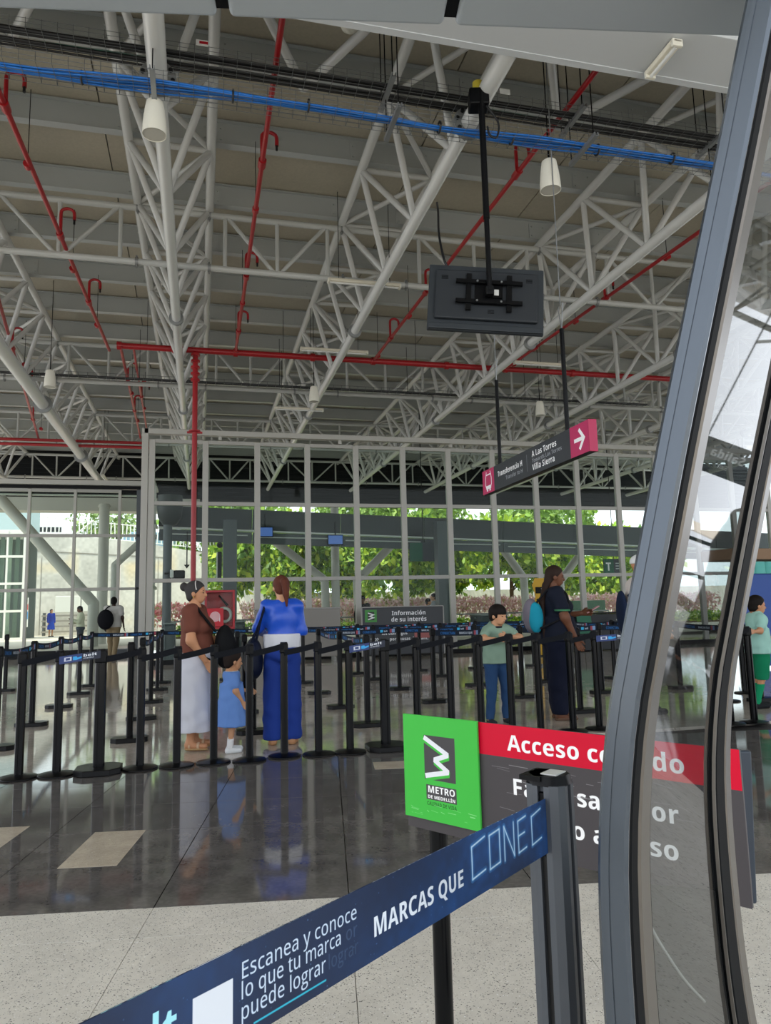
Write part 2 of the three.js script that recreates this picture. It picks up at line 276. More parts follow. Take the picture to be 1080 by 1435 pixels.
// ---------------------------------------------------------------- fire hose cabinet
{
  const t = thing('fire_hose_cabinet', 'red fire hose cabinet with a glass door and hose symbol, behind the woman in brown', 'cabinet', [0.45, 0, -17]);
  box(t, 'body', 0.66, 0.86, 0.04, M.red, [0, 1.32, -0.12], [0, 0, 0], 0.006);
  for (const s of [-1, 1]) { box(t, 'side_frame', 0.05, 0.86, 0.24, M.red, [s * 0.305, 1.32, 0], [0, 0, 0], 0.006); box(t, 'end_frame', 0.66, 0.05, 0.24, M.red, [0, 1.32 + s * 0.405, 0], [0, 0, 0], 0.006); }
  box(t, 'pane', 0.56, 0.76, 0.006, M.glass, [0, 1.32, 0.1]);
  add(t, 'hose', new THREE.TorusGeometry(0.15, 0.035, 8, 24), M.offwhite, [0.1, 1.2, -0.04]); add(t, 'nozzle', new THREE.CylinderGeometry(0.018, 0.03, 0.3, 10), M.black, [0.08, 1.52, -0.03], [0, 0, 0.7]);
  add(t, 'symbol', new THREE.PlaneGeometry(0.36, 0.4), new THREE.MeshPhysicalMaterial({ roughness: 0.5, map: canvasTex(256, 284, (g, w, h) => { g.fillStyle = '#c51d2b'; g.fillRect(0, 0, w, h); g.strokeStyle = '#fff'; for (const [r, l] of [[72, 9], [52, 9], [32, 8]]) { g.lineWidth = l; g.beginPath(); g.arc(128, 130, r, 0, 7); g.stroke(); } g.fillStyle = '#fff'; g.beginPath(); g.arc(128, 130, 20, 0, 7); g.fill(); g.fillStyle = '#c51d2b'; g.beginPath(); g.arc(128, 130, 10, 0, 7); g.fill(); g.fillStyle = '#fff'; g.fillRect(194, 130, 10, 80); }) }), [-0.1, 1.15, 0.115]);
  for (const s of [-1, 1]) box(t, 'leg', 0.05, 0.9, 0.05, M.red, [s * 0.28, 0.45, -0.08]);
}
// ---------------------------------------------------------------- wire cable trays
function tray(name, label, h, z, fill) {
  const t = thing(name, label, 'cable tray', [0, h, z]); const gs = [], w = 0.32, x0 = -3.4, x1 = 8.6, sag = (x) => 0.015 * Math.sin(x * 0.9);
  for (const [dz, dy] of [[-w / 2, 0], [-w / 4, 0], [0, 0], [w / 4, 0], [w / 2, 0], [-w / 2, 0.1], [w / 2, 0.1], [-w / 2, 0.05], [w / 2, 0.05]]) gs.push(tubeGeo([x0, dy, dz], [x1, dy, dz], 0.0028, 5));
  for (let x = x0; x <= x1; x += 0.15) { gs.push(tubeGeo([x, 0, -w / 2], [x, 0, w / 2], 0.003, 4)); for (const s of [-1, 1]) gs.push(tubeGeo([x, 0, s * w / 2], [x, 0.11, s * w / 2], 0.003, 4)); }
  const mesh = add(t, 'wire_basket', mergeGeometries(gs), M.wire); mesh.userData.kind = 'stuff';
  fill.forEach(([mat, r, dz, dy, ph, amp, nm]) => { const pts = []; for (let x = x0; x <= x1 + 0.01; x += 0.6) pts.push([x, dy + r + sag(x) * 0.3, dz + amp * Math.sin(x * 1.3 + ph) + amp * 0.5 * Math.sin(x * 2.9 + ph * 2)]); add(t, nm ?? 'cable', path(pts, r, 120, 7), mat); });
  for (const x of [-0.5, 2.05, 4.4, 6.4]) {
    add(t, 'bracket', mergeGeometries([new THREE.BoxGeometry(0.05, 0.012, 0.62), new THREE.BoxGeometry(0.012, 0.05, 0.62).translate(-0.02, 0.02, 0), new THREE.BoxGeometry(0.012, 0.05, 0.62).translate(0.02, 0.02, 0)]), M.galv, [x, -0.03, 0.02]);
    for (const s of [-1, 1]) tube(t, 'hanger_rod', [x, -0.03, s * 0.26], [x, 8.5 - h, s * 0.26], 0.007, M.black, UC6);
  }
  return t;
}
const black = []; for (let i = 0; i < 9; i++) black.push([M.cable_black, 0.012 + 0.005 * (i % 3), (i < 5 ? -0.14 + 0.022 * i : -0.06 + 0.026 * (i - 2)), 0.004 + 0.02 * (i % 2), i * 1.7, 0.008]);
black.push([M.cable_yellow, 0.007, -0.13, 0.05, 0.4, 0.01, 'ground_wire'], [M.cable_green, 0.009, -0.09, 0.05, 2.2, 0.012, 'ground_wire']);
const t1 = tray('cable_tray', 'wire basket tray full of thick black cables, the upper one near the roof', 7.13, -7.5, black);
const blue = []; for (let i = 0; i < 8; i++) blue.push([M.cable_blue, 0.011, -0.04 + 0.014 * i, 0.004 + 0.016 * (i % 3), i * 0.25, 0.035, 'data_cable']);
const t2 = tray('cable_tray', 'wire basket tray carrying a bundle of blue data cables, the lower one', 6.62, -7.3, blue);
for (const x of [-2.2, -1.2, 0.3, 1.1, 2.6, 3.5, 4.6, 5.6]) add(t2, 'cable_tie', new THREE.TorusGeometry(0.06, 0.012, 6, 12), M.cable_black, [x, 0.03, 0.01 + 0.035 * Math.sin(x * 1.3)], [0, Math.PI / 2, 0]);
for (const [x, r] of [[-0.02, 0], [3.45, 1]]) { const b = box(t1, 'label_plate', 0.13, 0.07, 0.004, r ? M.offwhite : M.offwhite, [x, 0.13, 0.165]); if (!r) box(b, 'red_band', 0.09, 0.03, 0.005, M.red, [0.015, 0.005, 0.0015]); }
{ // a thinner tray deeper in the hall
  const t = thing('cable_tray', 'thin dark wire tray far back, beside the second cross truss', 'cable tray', [0, 7.12, -18.9]); const gs = [];
  for (const [a, b] of [[-0.12, 0], [0.12, 0], [-0.12, 0.1], [0.12, 0.1], [0, 0]]) gs.push(tubeGeo([-8, b, a], [13, b, a], 0.006, 5));
  for (let x = -8; x < 13; x += 0.22) gs.push(tubeGeo([x, 0, -0.12], [x, 0, 0.12], 0.005, 4), tubeGeo([x, 0, 0.12], [x, 0.1, 0.12], 0.005, 4));
  add(t, 'wire_basket', mergeGeometries(gs), M.wire).userData.kind = 'stuff'; for (const dz of [-0.05, 0.03]) tube(t, 'cable', [-8, 0.03, dz], [13, 0.03, dz], 0.02, M.cable_black);
  for (const x of [-5, -1.5, 2, 5.5, 9]) tube(t, 'hanger_rod', [x, 0, 0.1], [x, 1.3, 0.1], 0.007, M.black, UC6);
}
// ---------------------------------------------------------------- bell pendants, tube fittings, detector
{
  const prof = [[0.028, 0.39], [0.07, 0.385], [0.088, 0.37], [0.1, 0.3], [0.113, 0.2], [0.122, 0.1], [0.125, 0.0], [0.119, 0.0], [0.114, 0.1], [0.1, 0.22], [0.08, 0.33], [0.0, 0.35]].map(([x, y]) => new THREE.Vector2(x, y));
  const shade = new THREE.LatheGeometry(prof, 28), lens = new THREE.CylinderGeometry(0.116, 0.116, 0.012, 24);
  const L = [[-0.5, -7.5, 6.24, 'white bell pendant lamp below the trays, beside the left truss'], [4.06, -7.5, 6.18, 'white bell pendant lamp right of the television pole'], [-3.25, -17.1, 6.3, 'white bell pendant lamp at the far left by the thick truss'], [2.68, -17.3, 6.3, 'small white bell pendant lamp above the blue-dressed woman'], [8.84, -17.6, 6.3, 'small white bell pendant lamp above the direction sign']];
  for (const [x, z, h, l] of L) { const t = thing('pendant_lamp', l, 'lamp', [x, h, z], 0, 'bell pendant lamps'); add(t, 'shade', shade, M.lamp); add(t, 'lens', lens, M.lamp_in, [0, 0.012, 0]); tube(t, 'stem', [0, 0.38, 0], [0, 0.75, 0], 0.012, M.black); tube(t, 'suspension_rod', [0, 0.75, 0], [0, 8.8 - h, 0], 0.007, M.black, UC6); }
  const F = [[2.85, 7.06, -12.3, 1.35, 0, 'cream tube light fitting on the cross truss left of the television'], [3.0, 7.2, -16.2, 1.6, 0, 'cream tube light fitting below the red main in mid hall'], [8.2, 7.2, -16.2, 1.4, 0, 'cream tube light fitting below the red main, on the right'], [4.62, 6.8, -6.0, 0.5, 1, 'stubby cream light fitting under the grey front beam'], [-7.2, 6.1, -27.5, 1.3, 1, 'slanting cream tube light fitting above the left glass wall'], [-3.3, 6.1, -27.5, 1.3, 1, 'cream tube light fitting near the lower end of the thick truss'], [2.7, 6.9, -20.2, 1.4, 0, 'cream tube light fitting above the glass wall']];
  for (const [x, h, z, len, al, l] of F) { const t = thing('tube_light', l, 'light fitting', [x, h, z], al ? Math.PI / 2 : 0, 'tube light fittings'); box(t, 'housing', len, 0.06, 0.12, M.fluo, [0, 0.03, 0], [0, 0, 0], 0.02); tube(t, 'tube', [-len / 2 + 0.04, -0.012, 0], [len / 2 - 0.04, -0.012, 0], 0.018, M.offwhite); for (const s of [-1, 1]) { box(t, 'end_cap', 0.04, 0.08, 0.12, M.lamp, [s * (len / 2 - 0.02), 0.015, 0], [0, 0, 0], 0.01); tube(t, 'rod', [s * len * 0.35, 0.05, 0], [s * len * 0.35, al && h > 6.8 ? 0.06 : 8.8 - h, 0], 0.006, M.black, UC6); } }
  const s = thing('smoke_detector', 'round white smoke detector on the roof deck above the trays', 'detector', [1.62, 7.86, -7.45]);
  add(s, 'body', new THREE.LatheGeometry([[0, -0.06], [0.05, -0.055], [0.06, -0.02], [0.1, -0.01], [0.11, 0.02], [0.1, 0.05], [0, 0.05]].map(p => new THREE.Vector2(...p)), 24), M.lamp); add(s, 'base', UC16, M.bolt, [0, 0.1, 0]).scale.set(0.06, 0.1, 0.06); tube(s, 'conduit', [0, 0.12, 0], [0, 0.93, 0], 0.012, M.black);
}
// ---------------------------------------------------------------- television seen from behind
{
  const t = thing('television', 'dark flat television seen from behind, hung on a black pole', 'television', [3.0, 4.56, -7.1], -0.235);
  const sc0 = new THREE.Group(); sc0.name = 'screen_unit'; sc0.rotation.set(-0.14, 0, -0.085); t.add(sc0);
  box(sc0, 'case', 1.26, 0.8, 0.05, M.tv, [0, 0, -0.05], [0, 0, 0], 0.012); box(sc0, 'back_shell', 1.12, 0.6, 0.05, M.tv2, [0.0, 0.02, -0.005], [0, 0, 0], 0.02);
  box(sc0, 'bottom_lip', 1.24, 0.07, 0.03, M.tv, [0, -0.36, -0.015], [0, 0, 0], 0.01);
  const mount = add(sc0, 'mount_plate', mergeGeometries([new THREE.BoxGeometry(0.3, 0.27, 0.02), ...[-0.22, 0.22].map(x => new THREE.BoxGeometry(0.055, 0.44, 0.025).translate(x, 0, 0.02)), ...[-0.12, 0.12].map(y => new THREE.BoxGeometry(0.72, 0.045, 0.025).translate(0, y, 0.035))]), M.black, [0.02, 0.03, 0.03]);
  for (const x of [-0.13, 0.13]) for (const y of [-0.12, 0.12]) add(sc0, 'mount_bolt', UC6, M.galv, [x + 0.02, y + 0.03, 0.085], [Math.PI / 2, 0, 0]).scale.set(0.012, 0.012, 0.012);
  for (const [x, y] of [[-0.46, 0.2], [0.46, 0.2], [0.05, -0.2]]) for (let k = 0; k < 3; k++) box(sc0, 'vent_slot', 0.07, 0.006, 0.004, M.black, [x, y + k * 0.018, 0.022]);
  box(sc0, 'rating_label', 0.05, 0.07, 0.003, M.offwhite, [0.1, 0.03, 0.065]); box(sc0, 'cable_socket', 0.12, 0.1, 0.02, M.black, [0.1, 0.02, 0.052]);
  tube(t, 'pole', [0.02, 0.02, 0.12], [0.02, 1.95, 0.12], 0.028, M.black, UC16); tube(t, 'pole_sleeve', [0.02, 0.85, 0.12], [0.02, 2.35, 0.12], 0.035, M.black, UC16);
  box(t, 'pole_joint', 0.09, 0.1, 0.08, M.black, [0.02, 0.03, 0.1], [0, 0, 0], 0.01); box(t, 'top_clamp', 0.22, 0.2, 0.2, M.black, [0.0, 2.3, 0.05], [0, 0, 0], 0.02); add(t, 'yellow_socket', UC16, M.cable_yellow, [0.0, 2.46, 0.06]).scale.set(0.06, 0.1, 0.06);
  add(t, 'signal_cable', path([[-0.42, 0.38, 0], [-0.45, 0.45, 0.02], [-0.46, 0.9, -0.3], [-0.42, 1.4, -0.7], [-0.4, 1.7, -1.0]], 0.014, 30, 6), M.cable_black); add(t, 'cable_loop', path([[0.08, 2.2, 0.1], [0.2, 2.0, 0.1], [0.18, 1.82, 0.1], [0.1, 1.85, 0.1], [0.08, 1.95, 0.1]], 0.012, 24, 6), M.cable_black);
}
// ---------------------------------------------------------------- hanging direction sign
{
  const L = 3.03, H = 0.35, t = thing('direction_sign', 'long dark hanging sign with pink ends, arrow and A Las Torres lettering', 'sign', [3.98, 2.83, -6.84 - L / 2], -Math.PI / 2);
  const tex = canvasTex(2048, 236, (g, w, h) => {
    g.fillStyle = '#252a31'; g.fillRect(0, 0, w, h); const u = (s) => (L - s) / L * w;
    g.fillStyle = '#c01a5c'; g.fillRect(0, 0, u(2.6), h); g.fillRect(u(0.4), 0, w - u(0.4), h);
    g.strokeStyle = '#fff'; g.fillStyle = '#fff'; g.lineJoin = 'round';
    const cx = u(2.81); g.lineWidth = 13; g.beginPath(); g.moveTo(cx - 46, 20); g.lineTo(cx - 58, 52); g.lineTo(cx - 72, 90); g.lineTo(cx - 72, 150); g.lineTo(cx - 52, 186); g.lineTo(cx + 52, 186); g.lineTo(cx + 72, 150); g.lineTo(cx + 72, 90); g.lineTo(cx + 58, 52); g.lineTo(cx + 46, 20); g.moveTo(cx - 58, 52); g.lineTo(cx + 58, 52); g.stroke();
    g.fillRect(cx - 62, 160, 124, 34); g.fillRect(cx - 50, 194, 34, 22); g.fillRect(cx + 16, 194, 34, 22);
    g.textAlign = 'right'; const fit = (s, x, y, px, width, wt) => { g.font = wt + ' ' + px + 'px sans-serif'; const k = width / g.measureText(s).width; g.save(); g.translate(x, y); g.scale(k, 1); g.fillText(s, 0, 0); g.restore(); };
    fit('Transferencia H', u(1.66), 118, 70, u(1.66) - u(2.47), 'bold'); g.fillStyle = '#b9bcc2'; fit('Transfer to H', u(1.66), 178, 50, u(1.66) - u(2.2), 'normal');
    g.fillStyle = '#8a8e95'; g.fillRect(u(1.53), 40, 5, 150); g.fillStyle = '#fff'; g.textAlign = 'left';
    fit('A Las Torres', u(1.38), 84, 72, u(0.72) - u(1.38), 'bold'); g.fillStyle = '#b9bcc2'; fit('Towards Las Torres', u(1.38), 134, 46, u(0.6) - u(1.38), 'normal'); g.fillStyle = '#fff'; fit('Villa Sierra', u(1.38), 200, 72, u(0.78) - u(1.38), 'bold');
    g.strokeStyle = '#fff'; g.lineWidth = 30; g.lineJoin = 'miter'; const ax = u(0.2); g.beginPath(); g.moveTo(ax - 76, 118); g.lineTo(ax + 56, 118); g.moveTo(ax, 42); g.lineTo(ax + 68, 118); g.lineTo(ax, 194); g.stroke();
  });
  box(t, 'sign_case', L, H, 0.09, M.black, [0, H / 2, -0.05], [0, 0, 0], 0.008);
  box(t, 'end_cap', 0.02, H, 0.1, std(0xb3194f, 0.4), [L / 2, H / 2, -0.05], [0, 0, 0], 0.005);
  add(t, 'sign_face', new THREE.PlaneGeometry(L - 0.01, H - 0.008), new THREE.MeshPhysicalMaterial({ map: tex, roughness: 0.4 }), [0, H / 2, -0.003]);
  for (const x of [0.98, -0.96]) { tube(t, 'pole', [x, H, -0.05], [x, 1.56, -0.05], 0.026, M.black); for (const s of [-1, 1]) tube(t, 'wire', [x, 1.55, -0.05], [x + s * 0.06, 1.85, -0.05 ], 0.006, M.galv, UC6); tube(t, 'suspension_rod', [x, 1.84, -0.05], [x, 5.55, -0.05], 0.007, M.galv, UC6); }
}

// ---------------------------------------------------------------- stanchions
const postShape = (r, slot) => { const s = new THREE.Shape(), pts = []; const q = [[-1, 0.45], [-0.82, 0.82], [-0.45, 1], [-slot, 1], [-slot, 0.72], [slot, 0.72], [slot, 1], [0.45, 1], [0.82, 0.82]]; for (let k = 0; k < 4; k++) { const a = -k * Math.PI / 2, c = Math.cos(a), n = Math.sin(a); for (const [x, y] of q.slice(2)) pts.push([r * (x * c - y * n), r * (x * n + y * c)]); } pts.forEach(([x, y], i) => i ? s.lineTo(x, y) : s.moveTo(x, y)); return s; };
const extr = (r, slot, h) => new THREE.ExtrudeGeometry(postShape(r, slot), { depth: h, bevelEnabled: false }).rotateX(-Math.PI / 2);
const G_post = extr(0.031, 0.22, 0.86), G_postW = extr(0.042, 0.3, 0.84), G_head = new RoundedBoxGeometry(0.07, 0.085, 0.07, 2, 0.012), G_headW = new RoundedBoxGeometry(0.09, 0.1, 0.09, 2, 0.01), G_cap = new THREE.CylinderGeometry(0.03, 0.034, 0.014, 16);
const G_round = new THREE.LatheGeometry([[0, 0], [0.138, 0], [0.142, 0.008], [0.134, 0.016], [0.06, 0.026], [0.04, 0.03], [0, 0.03]].map(p => new THREE.Vector2(...p)), 32);
const octShape = (w, d, c) => { const s = new THREE.Shape(); [[-w, -d + c], [-w + c, -d], [w - c, -d], [w, -d + c], [w, d - c], [w - c, d], [-w + c, d], [-w, d - c]].forEach(([x, y], i) => i ? s.lineTo(x, y) : s.moveTo(x, y)); return s; };
const octGeo = (w, d, c, h) => new THREE.ExtrudeGeometry(octShape(w, d, c), { depth: h, bevelEnabled: true, bevelSize: 0.008, bevelThickness: 0.006, bevelSegments: 2 }).rotateX(-Math.PI / 2);
const G_oct = octGeo(0.165, 0.1, 0.05, 0.035), G_octW = octGeo(0.165, 0.165, 0.07, 0.035);
const T_belt = canvasTex(1024, 52, (g, w, h) => {
  g.fillStyle = '#16202f'; g.fillRect(0, 0, w, h);
  g.fillStyle = '#2b6fb5'; g.font = 'bold 34px sans-serif'; g.fillText('CONECTAN', 60, 40); g.fillText('CONECTAN', 560, 40);
  g.fillStyle = '#c5d0dd'; g.font = 'bold 26px sans-serif'; g.fillText('MARCAS QUE', 290, 36); g.fillText('belt', 850, 36); g.fillStyle = '#3fb4e8'; g.fillRect(800, 12, 38, 26);
  g.fillStyle = '#a04b56'; g.fillRect(470, 6, 26, 40); g.fillStyle = '#6a86ad'; g.fillRect(496, 6, 26, 40); g.fillStyle = '#a04b56'; g.fillRect(930, 6, 30, 40); g.fillStyle = '#7c9cc4'; g.fillRect(960, 6, 40, 40);
});
const T_media = canvasTex(256, 96, (g, w, h) => { g.fillStyle = '#2d3f74'; g.fillRect(0, 0, w, h); g.fillStyle = '#1f2638'; g.fillRect(140, 0, 116, h); g.fillStyle = '#c9cfdd'; g.fillRect(30, 22, 46, 50); g.fillStyle = '#2d3f74'; g.fillRect(40, 32, 26, 30); g.fillStyle = '#35a7e8'; g.beginPath(); g.moveTo(84, 26); g.lineTo(106, 26); g.lineTo(112, 44); g.lineTo(138, 36); g.lineTo(138, 56); g.lineTo(104, 74); g.lineTo(84, 70); g.fill(); g.fillStyle = '#e8ecf2'; g.font = 'bold 46px sans-serif'; g.fillText('belt', 146, 48); g.font = '24px sans-serif'; g.fillText('media', 148, 74); });
const M_belt = new THREE.MeshPhysicalMaterial({ map: T_belt, roughness: 0.7, specularIntensity: 0.4 }), M_media = new THREE.MeshPhysicalMaterial({ map: T_media, roughness: 0.6 });
function ribbon(a, b, h, sag, n = 14, t = 0.002, u1 = 1) {   // a strip of webbing between two points, standing on edge
  const A = V(...a), B = V(...b), d = B.clone().sub(A), L = d.length(), g = new THREE.BoxGeometry(L, h, t, n, 1, 1), p = g.attributes.position, u = g.attributes.uv;
  const e = d.clone().normalize(), side = V(-e.z, 0, e.x).normalize();
  for (let i = 0; i < p.count; i++) { const f = p.getX(i) / L + 0.5, q = A.clone().addScaledVector(d, f).addScaledVector(side, p.getZ(i)); q.y += p.getY(i) - sag * 4 * f * (1 - f); p.setXYZ(i, q.x, q.y, q.z); u.setX(i, u.getX(i) * u1); }
  g.computeVertexNormals(); return g;
}
function stanchion(label, x, z, kind, group, yaw = 0) {
  const t = thing('stanchion', label, 'stanchion', [x, 0, z], yaw, group), wide = kind === 'wide';
  add(t, 'base', kind === 'round' ? G_round : wide ? G_octW : G_oct, M.base, [0, kind === 'round' ? 0 : 0.006, 0]);
  add(t, 'post', wide ? G_postW : G_post, M.post, [0, 0.03, 0]); add(t, 'belt_head', wide ? G_headW : G_head, M.black, [0, wide ? 0.905 : 0.912, 0]); add(t, 'cap', G_cap, M.black, [0, 0.958, 0]);
  return t;
}
const ord = ['first', 'second', 'third', 'fourth', 'fifth', 'sixth', 'seventh', 'eighth', 'ninth', 'tenth', 'eleventh', 'twelfth', 'thirteenth', 'fourteenth', 'fifteenth', 'sixteenth', 'seventeenth', 'eighteenth', 'nineteenth', 'twentieth'];
// the close-set front row
const front = [[-1.34, -6.42], [-1.07, -6.43], [-0.76, -6.42, 'wide'], [-0.45, -6.45], [-0.166, -6.45], [0.129, -6.48], [0.42, -6.45], [0.719, -6.52], [1.012, -6.5], [1.286, -6.49], [1.617, -6.53, 'wide'], [1.93, -6.58], [2.28, -6.65], [2.6, -6.72], [2.93, -6.76], [3.22, -6.75], [3.55, -6.72], [3.85, -6.75], [5.19, -6.53], [5.46, -6.52]];
front.forEach(([x, z, k], i) => {
  const l = k ? (i < 5 ? 'wide black stanchion on an eight-sided base at the left of the front row' : 'wide black stanchion on an eight-sided base at mid front row') : i >= 18 ? (i === 18 ? 'round-based black stanchion just right of the cabin door' : 'round-based black stanchion beside the boy in the mint shirt') : 'slim round-based black stanchion, ' + ord[i] + ' from the left in the front row';
  const t = stanchion(l, x, z, k ?? 'round', 'front row stanchions');
  const nx = front[i + 1]; if (!nx || i === 17) return;
  const dx = nx[0] - x, dz = nx[1] - z;
  if (i === 1 || i === 9 || i === 17) { add(t, 'belt', ribbon([0.0, 0.885, 0.04], [dx, 0.925, dz + 0.05], 0.06, 0.0, 6), M_media); }
  else add(t, 'belt', ribbon([0.0, 0.875, 0.035], [dx, 0.935, dz + 0.035], 0.05, 0.004, 6), M.belt_plain);
});
{ const t = scene.children.find(o => o.userData.label?.startsWith('slim round-based black stanchion, eighteenth')); add(t, 'belt', ribbon([0.0, 0.885, 0.04], [0.42, 0.9, 0.02], 0.06, 0.0, 6), M_media); }
// the queue grid behind it
const colX = [-1.85, -0.65, 0.55, 1.75, 3.0, 4.25, 5.45, 6.7], rowZ = [-7.85, -9.42, -11.15, -12.88, -14.22];
const rowName = ['nearest queue row', 'second queue row', 'third queue row', 'fourth queue row', 'farthest queue row'];
rowZ.forEach((z, j) => colX.forEach((x, i) => {
  if (j === 0 && (i === 4 || i === 6)) return;
  if (j === 2 && i === 1 || j === 1 && i === 6) { }
  const t = stanchion('black stanchion with a flat oblong base, ' + ord[i] + ' from the left in the ' + rowName[j], x, z, 'oct', 'queue grid stanchions', 0);
  const dx = (colX[i + 1] ?? 0) - x, dz = (rowZ[j + 1] ?? 0) - z;
  const along = (j === 4 && i < 7) || (j === 3 && i >= 3 && i < 7) || (j === 2 && i >= 3 && i < 6) || (j === 1 && i >= 4 && i < 7) ;
  if (along) add(t, 'belt', ribbon([0.035, 0.905, 0.02], [dx - 0.035, 0.905, 0.02], 0.075, 0.012, 10, 0.002, 1), M_belt);
  if (j < 4 && (i === 0 || i === 7 || (i === 3 && j < 2) || (i === 1 && j >= 1))) add(t, 'belt', ribbon([0.02, 0.905, -0.035], [0.02, 0.905, dz + 0.035], 0.075, 0.03, 10), M_belt);
}));
stanchion('black stanchion standing alone at the far left edge of the queue', -3.2, -14.05, 'oct', 'queue grid stanchions');
{ const t = stanchion('dark grey stanchion behind the boy in the mint shirt', 7.1, -8.6, 'round', 'right side stanchions'); }
stanchion('dark stanchion beside the cabin door, behind the front row on the right', 6.35, -8.0, 'round', 'right side stanchions');

// ---------------------------------------------------------------- foreground post and printed belt
{
  const A = V(0.437, 0, -0.911), e = V(-0.79, 0, 0.613).normalize(), t = thing('belt_post', 'large charcoal belt post in the foreground with a printed blue belt', 'stanchion', [0.452, 0, -0.93]);
  const yaw = Math.atan2(-e.z, e.x);
  const g = extr(0.0275, 0.16, 0.97); const p = add(t, 'post', g, std(0x53575d, 0.42, 0.3), [0, 0.02, 0], [0, yaw, 0]);
  for (let k = 0; k < 4; k++) { const a = yaw + k * Math.PI / 2; box(t, 'slot_liner', 0.01, 0.96, 0.002, M.post_slot, [0.0205 * Math.sin(a), 0.5, 0.0205 * Math.cos(a)], [0, a, 0]); }
  add(t, 'top_cap', new THREE.CylinderGeometry(0.027, 0.03, 0.012, 8), M.black, [0, 0.995, 0], [0, yaw + Math.PI / 8, 0]); box(t, 'cap_sticker', 0.03, 0.0015, 0.022, M.offwhite, [0.004, 1.0018, 0.004], [0, yaw, 0]); box(t, 'cap_clip', 0.05, 0.006, 0.03, M.black, [-0.012, 0.998, -0.008], [0, yaw, 0]);
  add(t, 'base', G_round, M.base, [0, 0, 0]);
  const L = 0.8, tex = canvasTex(2048, 174, (g, w, h) => {
    const k = w / L, u = (s) => w - s * k, v = (y) => (0.974 - y) * h / 0.066; const nz = vnoise(24, 5), nb = vnoise(5, 8);
    g.fillStyle = '#15233f'; g.fillRect(0, 0, w, h);
    for (let x = 0; x < w; x += 4) for (let y = 0; y < h; y += 4) { const a = nb(x / w * 2, y / w * 2), f = Math.max(0, Math.min(1, (x / w - 0.42) * 1.6)), b = Math.max(0, 1 - Math.abs(x / w - 0.3) / 0.12) * 0.25; const m = (0.25 + 0.75 * a) * (0.14 + 1.05 * f + b) * (0.8 + 0.4 * nz(x / w * 4, y / w * 4)); g.fillStyle = `rgb(${18 + 20 * m | 0},${32 + 62 * m | 0},${58 + 108 * m | 0})`; g.fillRect(x, y, 4, 4); }
    seed = 77; for (let i = 0; i < 140; i++) { g.fillStyle = `rgba(150,200,255,${0.1 + 0.35 * rnd()})`; const r = 1 + 2 * rnd(); g.fillRect(rnd() * w, rnd() * h, r, r); }
    const fit = (s, x0, x1, y, px, wt, col) => { g.font = wt + ' ' + px + 'px sans-serif'; const q = (x1 - x0) / g.measureText(s).width; g.save(); g.translate(x0, y); g.scale(q, 1); g.fillStyle = col; g.fillText(s, 0, 0); g.restore(); };
    // starlit line lettering CONECTAN
    g.lineCap = 'round'; const glyph = { C: [[1, 0, 0, 0.12], [0, 0.12, 0, 1], [0, 1, 1, 0.92]], O: [[0, 0.05, 1, 0], [1, 0, 1, 0.95], [1, 0.95, 0, 1], [0, 1, 0, 0.05]], N: [[0, 1, 0, 0], [0, 0, 1, 1], [1, 1, 1, 0]], E: [[1, 0, 0, 0.05], [0, 0.05, 0, 1], [0, 1, 1, 0.95], [0, 0.5, 0.8, 0.47]], T: [[0, 0, 1, 0], [0.5, 0, 0.5, 1]] };
    [['C', 0.186, 0.158], ['O', 0.148, 0.125], ['N', 0.114, 0.091], ['E', 0.08, 0.06], ['C', 0.045, 0.02]].forEach(([c, s0, s1]) => { const x0 = u(s0), x1 = u(s1), y0 = v(0.966), y1 = v(0.928); for (const [lw, col] of [[20, 'rgba(80,160,230,0.25)'], [9, 'rgba(120,190,245,0.55)'], [4, '#cfeaff']]) { g.lineWidth = lw; g.strokeStyle = col; for (const [a, b, cc, d] of glyph[c]) { g.beginPath(); g.moveTo(x0 + a * (x1 - x0), y0 + b * (y1 - y0)); g.lineTo(x0 + cc * (x1 - x0), y0 + d * (y1 - y0)); g.stroke(); } } });
    fit('MARCAS QUE', u(0.358), u(0.203), v(0.927), 62, 'bold', '#dfe8f2');
    fit('Escanea y conoce', u(0.513), u(0.379), v(0.951), 44, 'normal', '#c3d3e6'); fit('lo que tu marca', u(0.513), u(0.4), v(0.937), 44, 'normal', '#c3d3e6'); fit('puede lograr', u(0.513), u(0.42), v(0.9225), 44, 'normal', '#c3d3e6');
    g.fillStyle = '#2bb0c9'; g.fillRect(u(0.5), v(0.9165), u(0.42) - u(0.5), 4);
    fit('or', u(0.395), u(0.379), v(0.937), 42, 'normal', 'rgba(120,140,170,0.3)'); fit('lograr', u(0.418), u(0.378), v(0.9225), 42, 'normal', 'rgba(120,140,170,0.25)');
    g.fillStyle = '#d6dde6'; g.fillRect(u(0.556), v(0.955), u(0.52) - u(0.556), v(0.919) - v(0.955));
    fit('belt', u(0.628), u(0.568), v(0.932), 92, 'bold', '#9fe0ea');
  });
  const s0 = A.clone().addScaledVector(e, L), m = [s0.x - 0.452, 0.941, s0.z + 0.93], b = [A.x - 0.452, 0.941, A.z + 0.93];
  add(t, 'belt', ribbon(m, b, 0.066, 0.0, 20, 0.0016), new THREE.MeshPhysicalMaterial({ map: tex, roughness: 0.62 }));
  box(t, 'belt_clip', 0.012, 0.08, 0.03, M.black, [b[0] + 0.004, 0.941, b[2] - 0.004], [0, yaw, 0], 0.003);
}
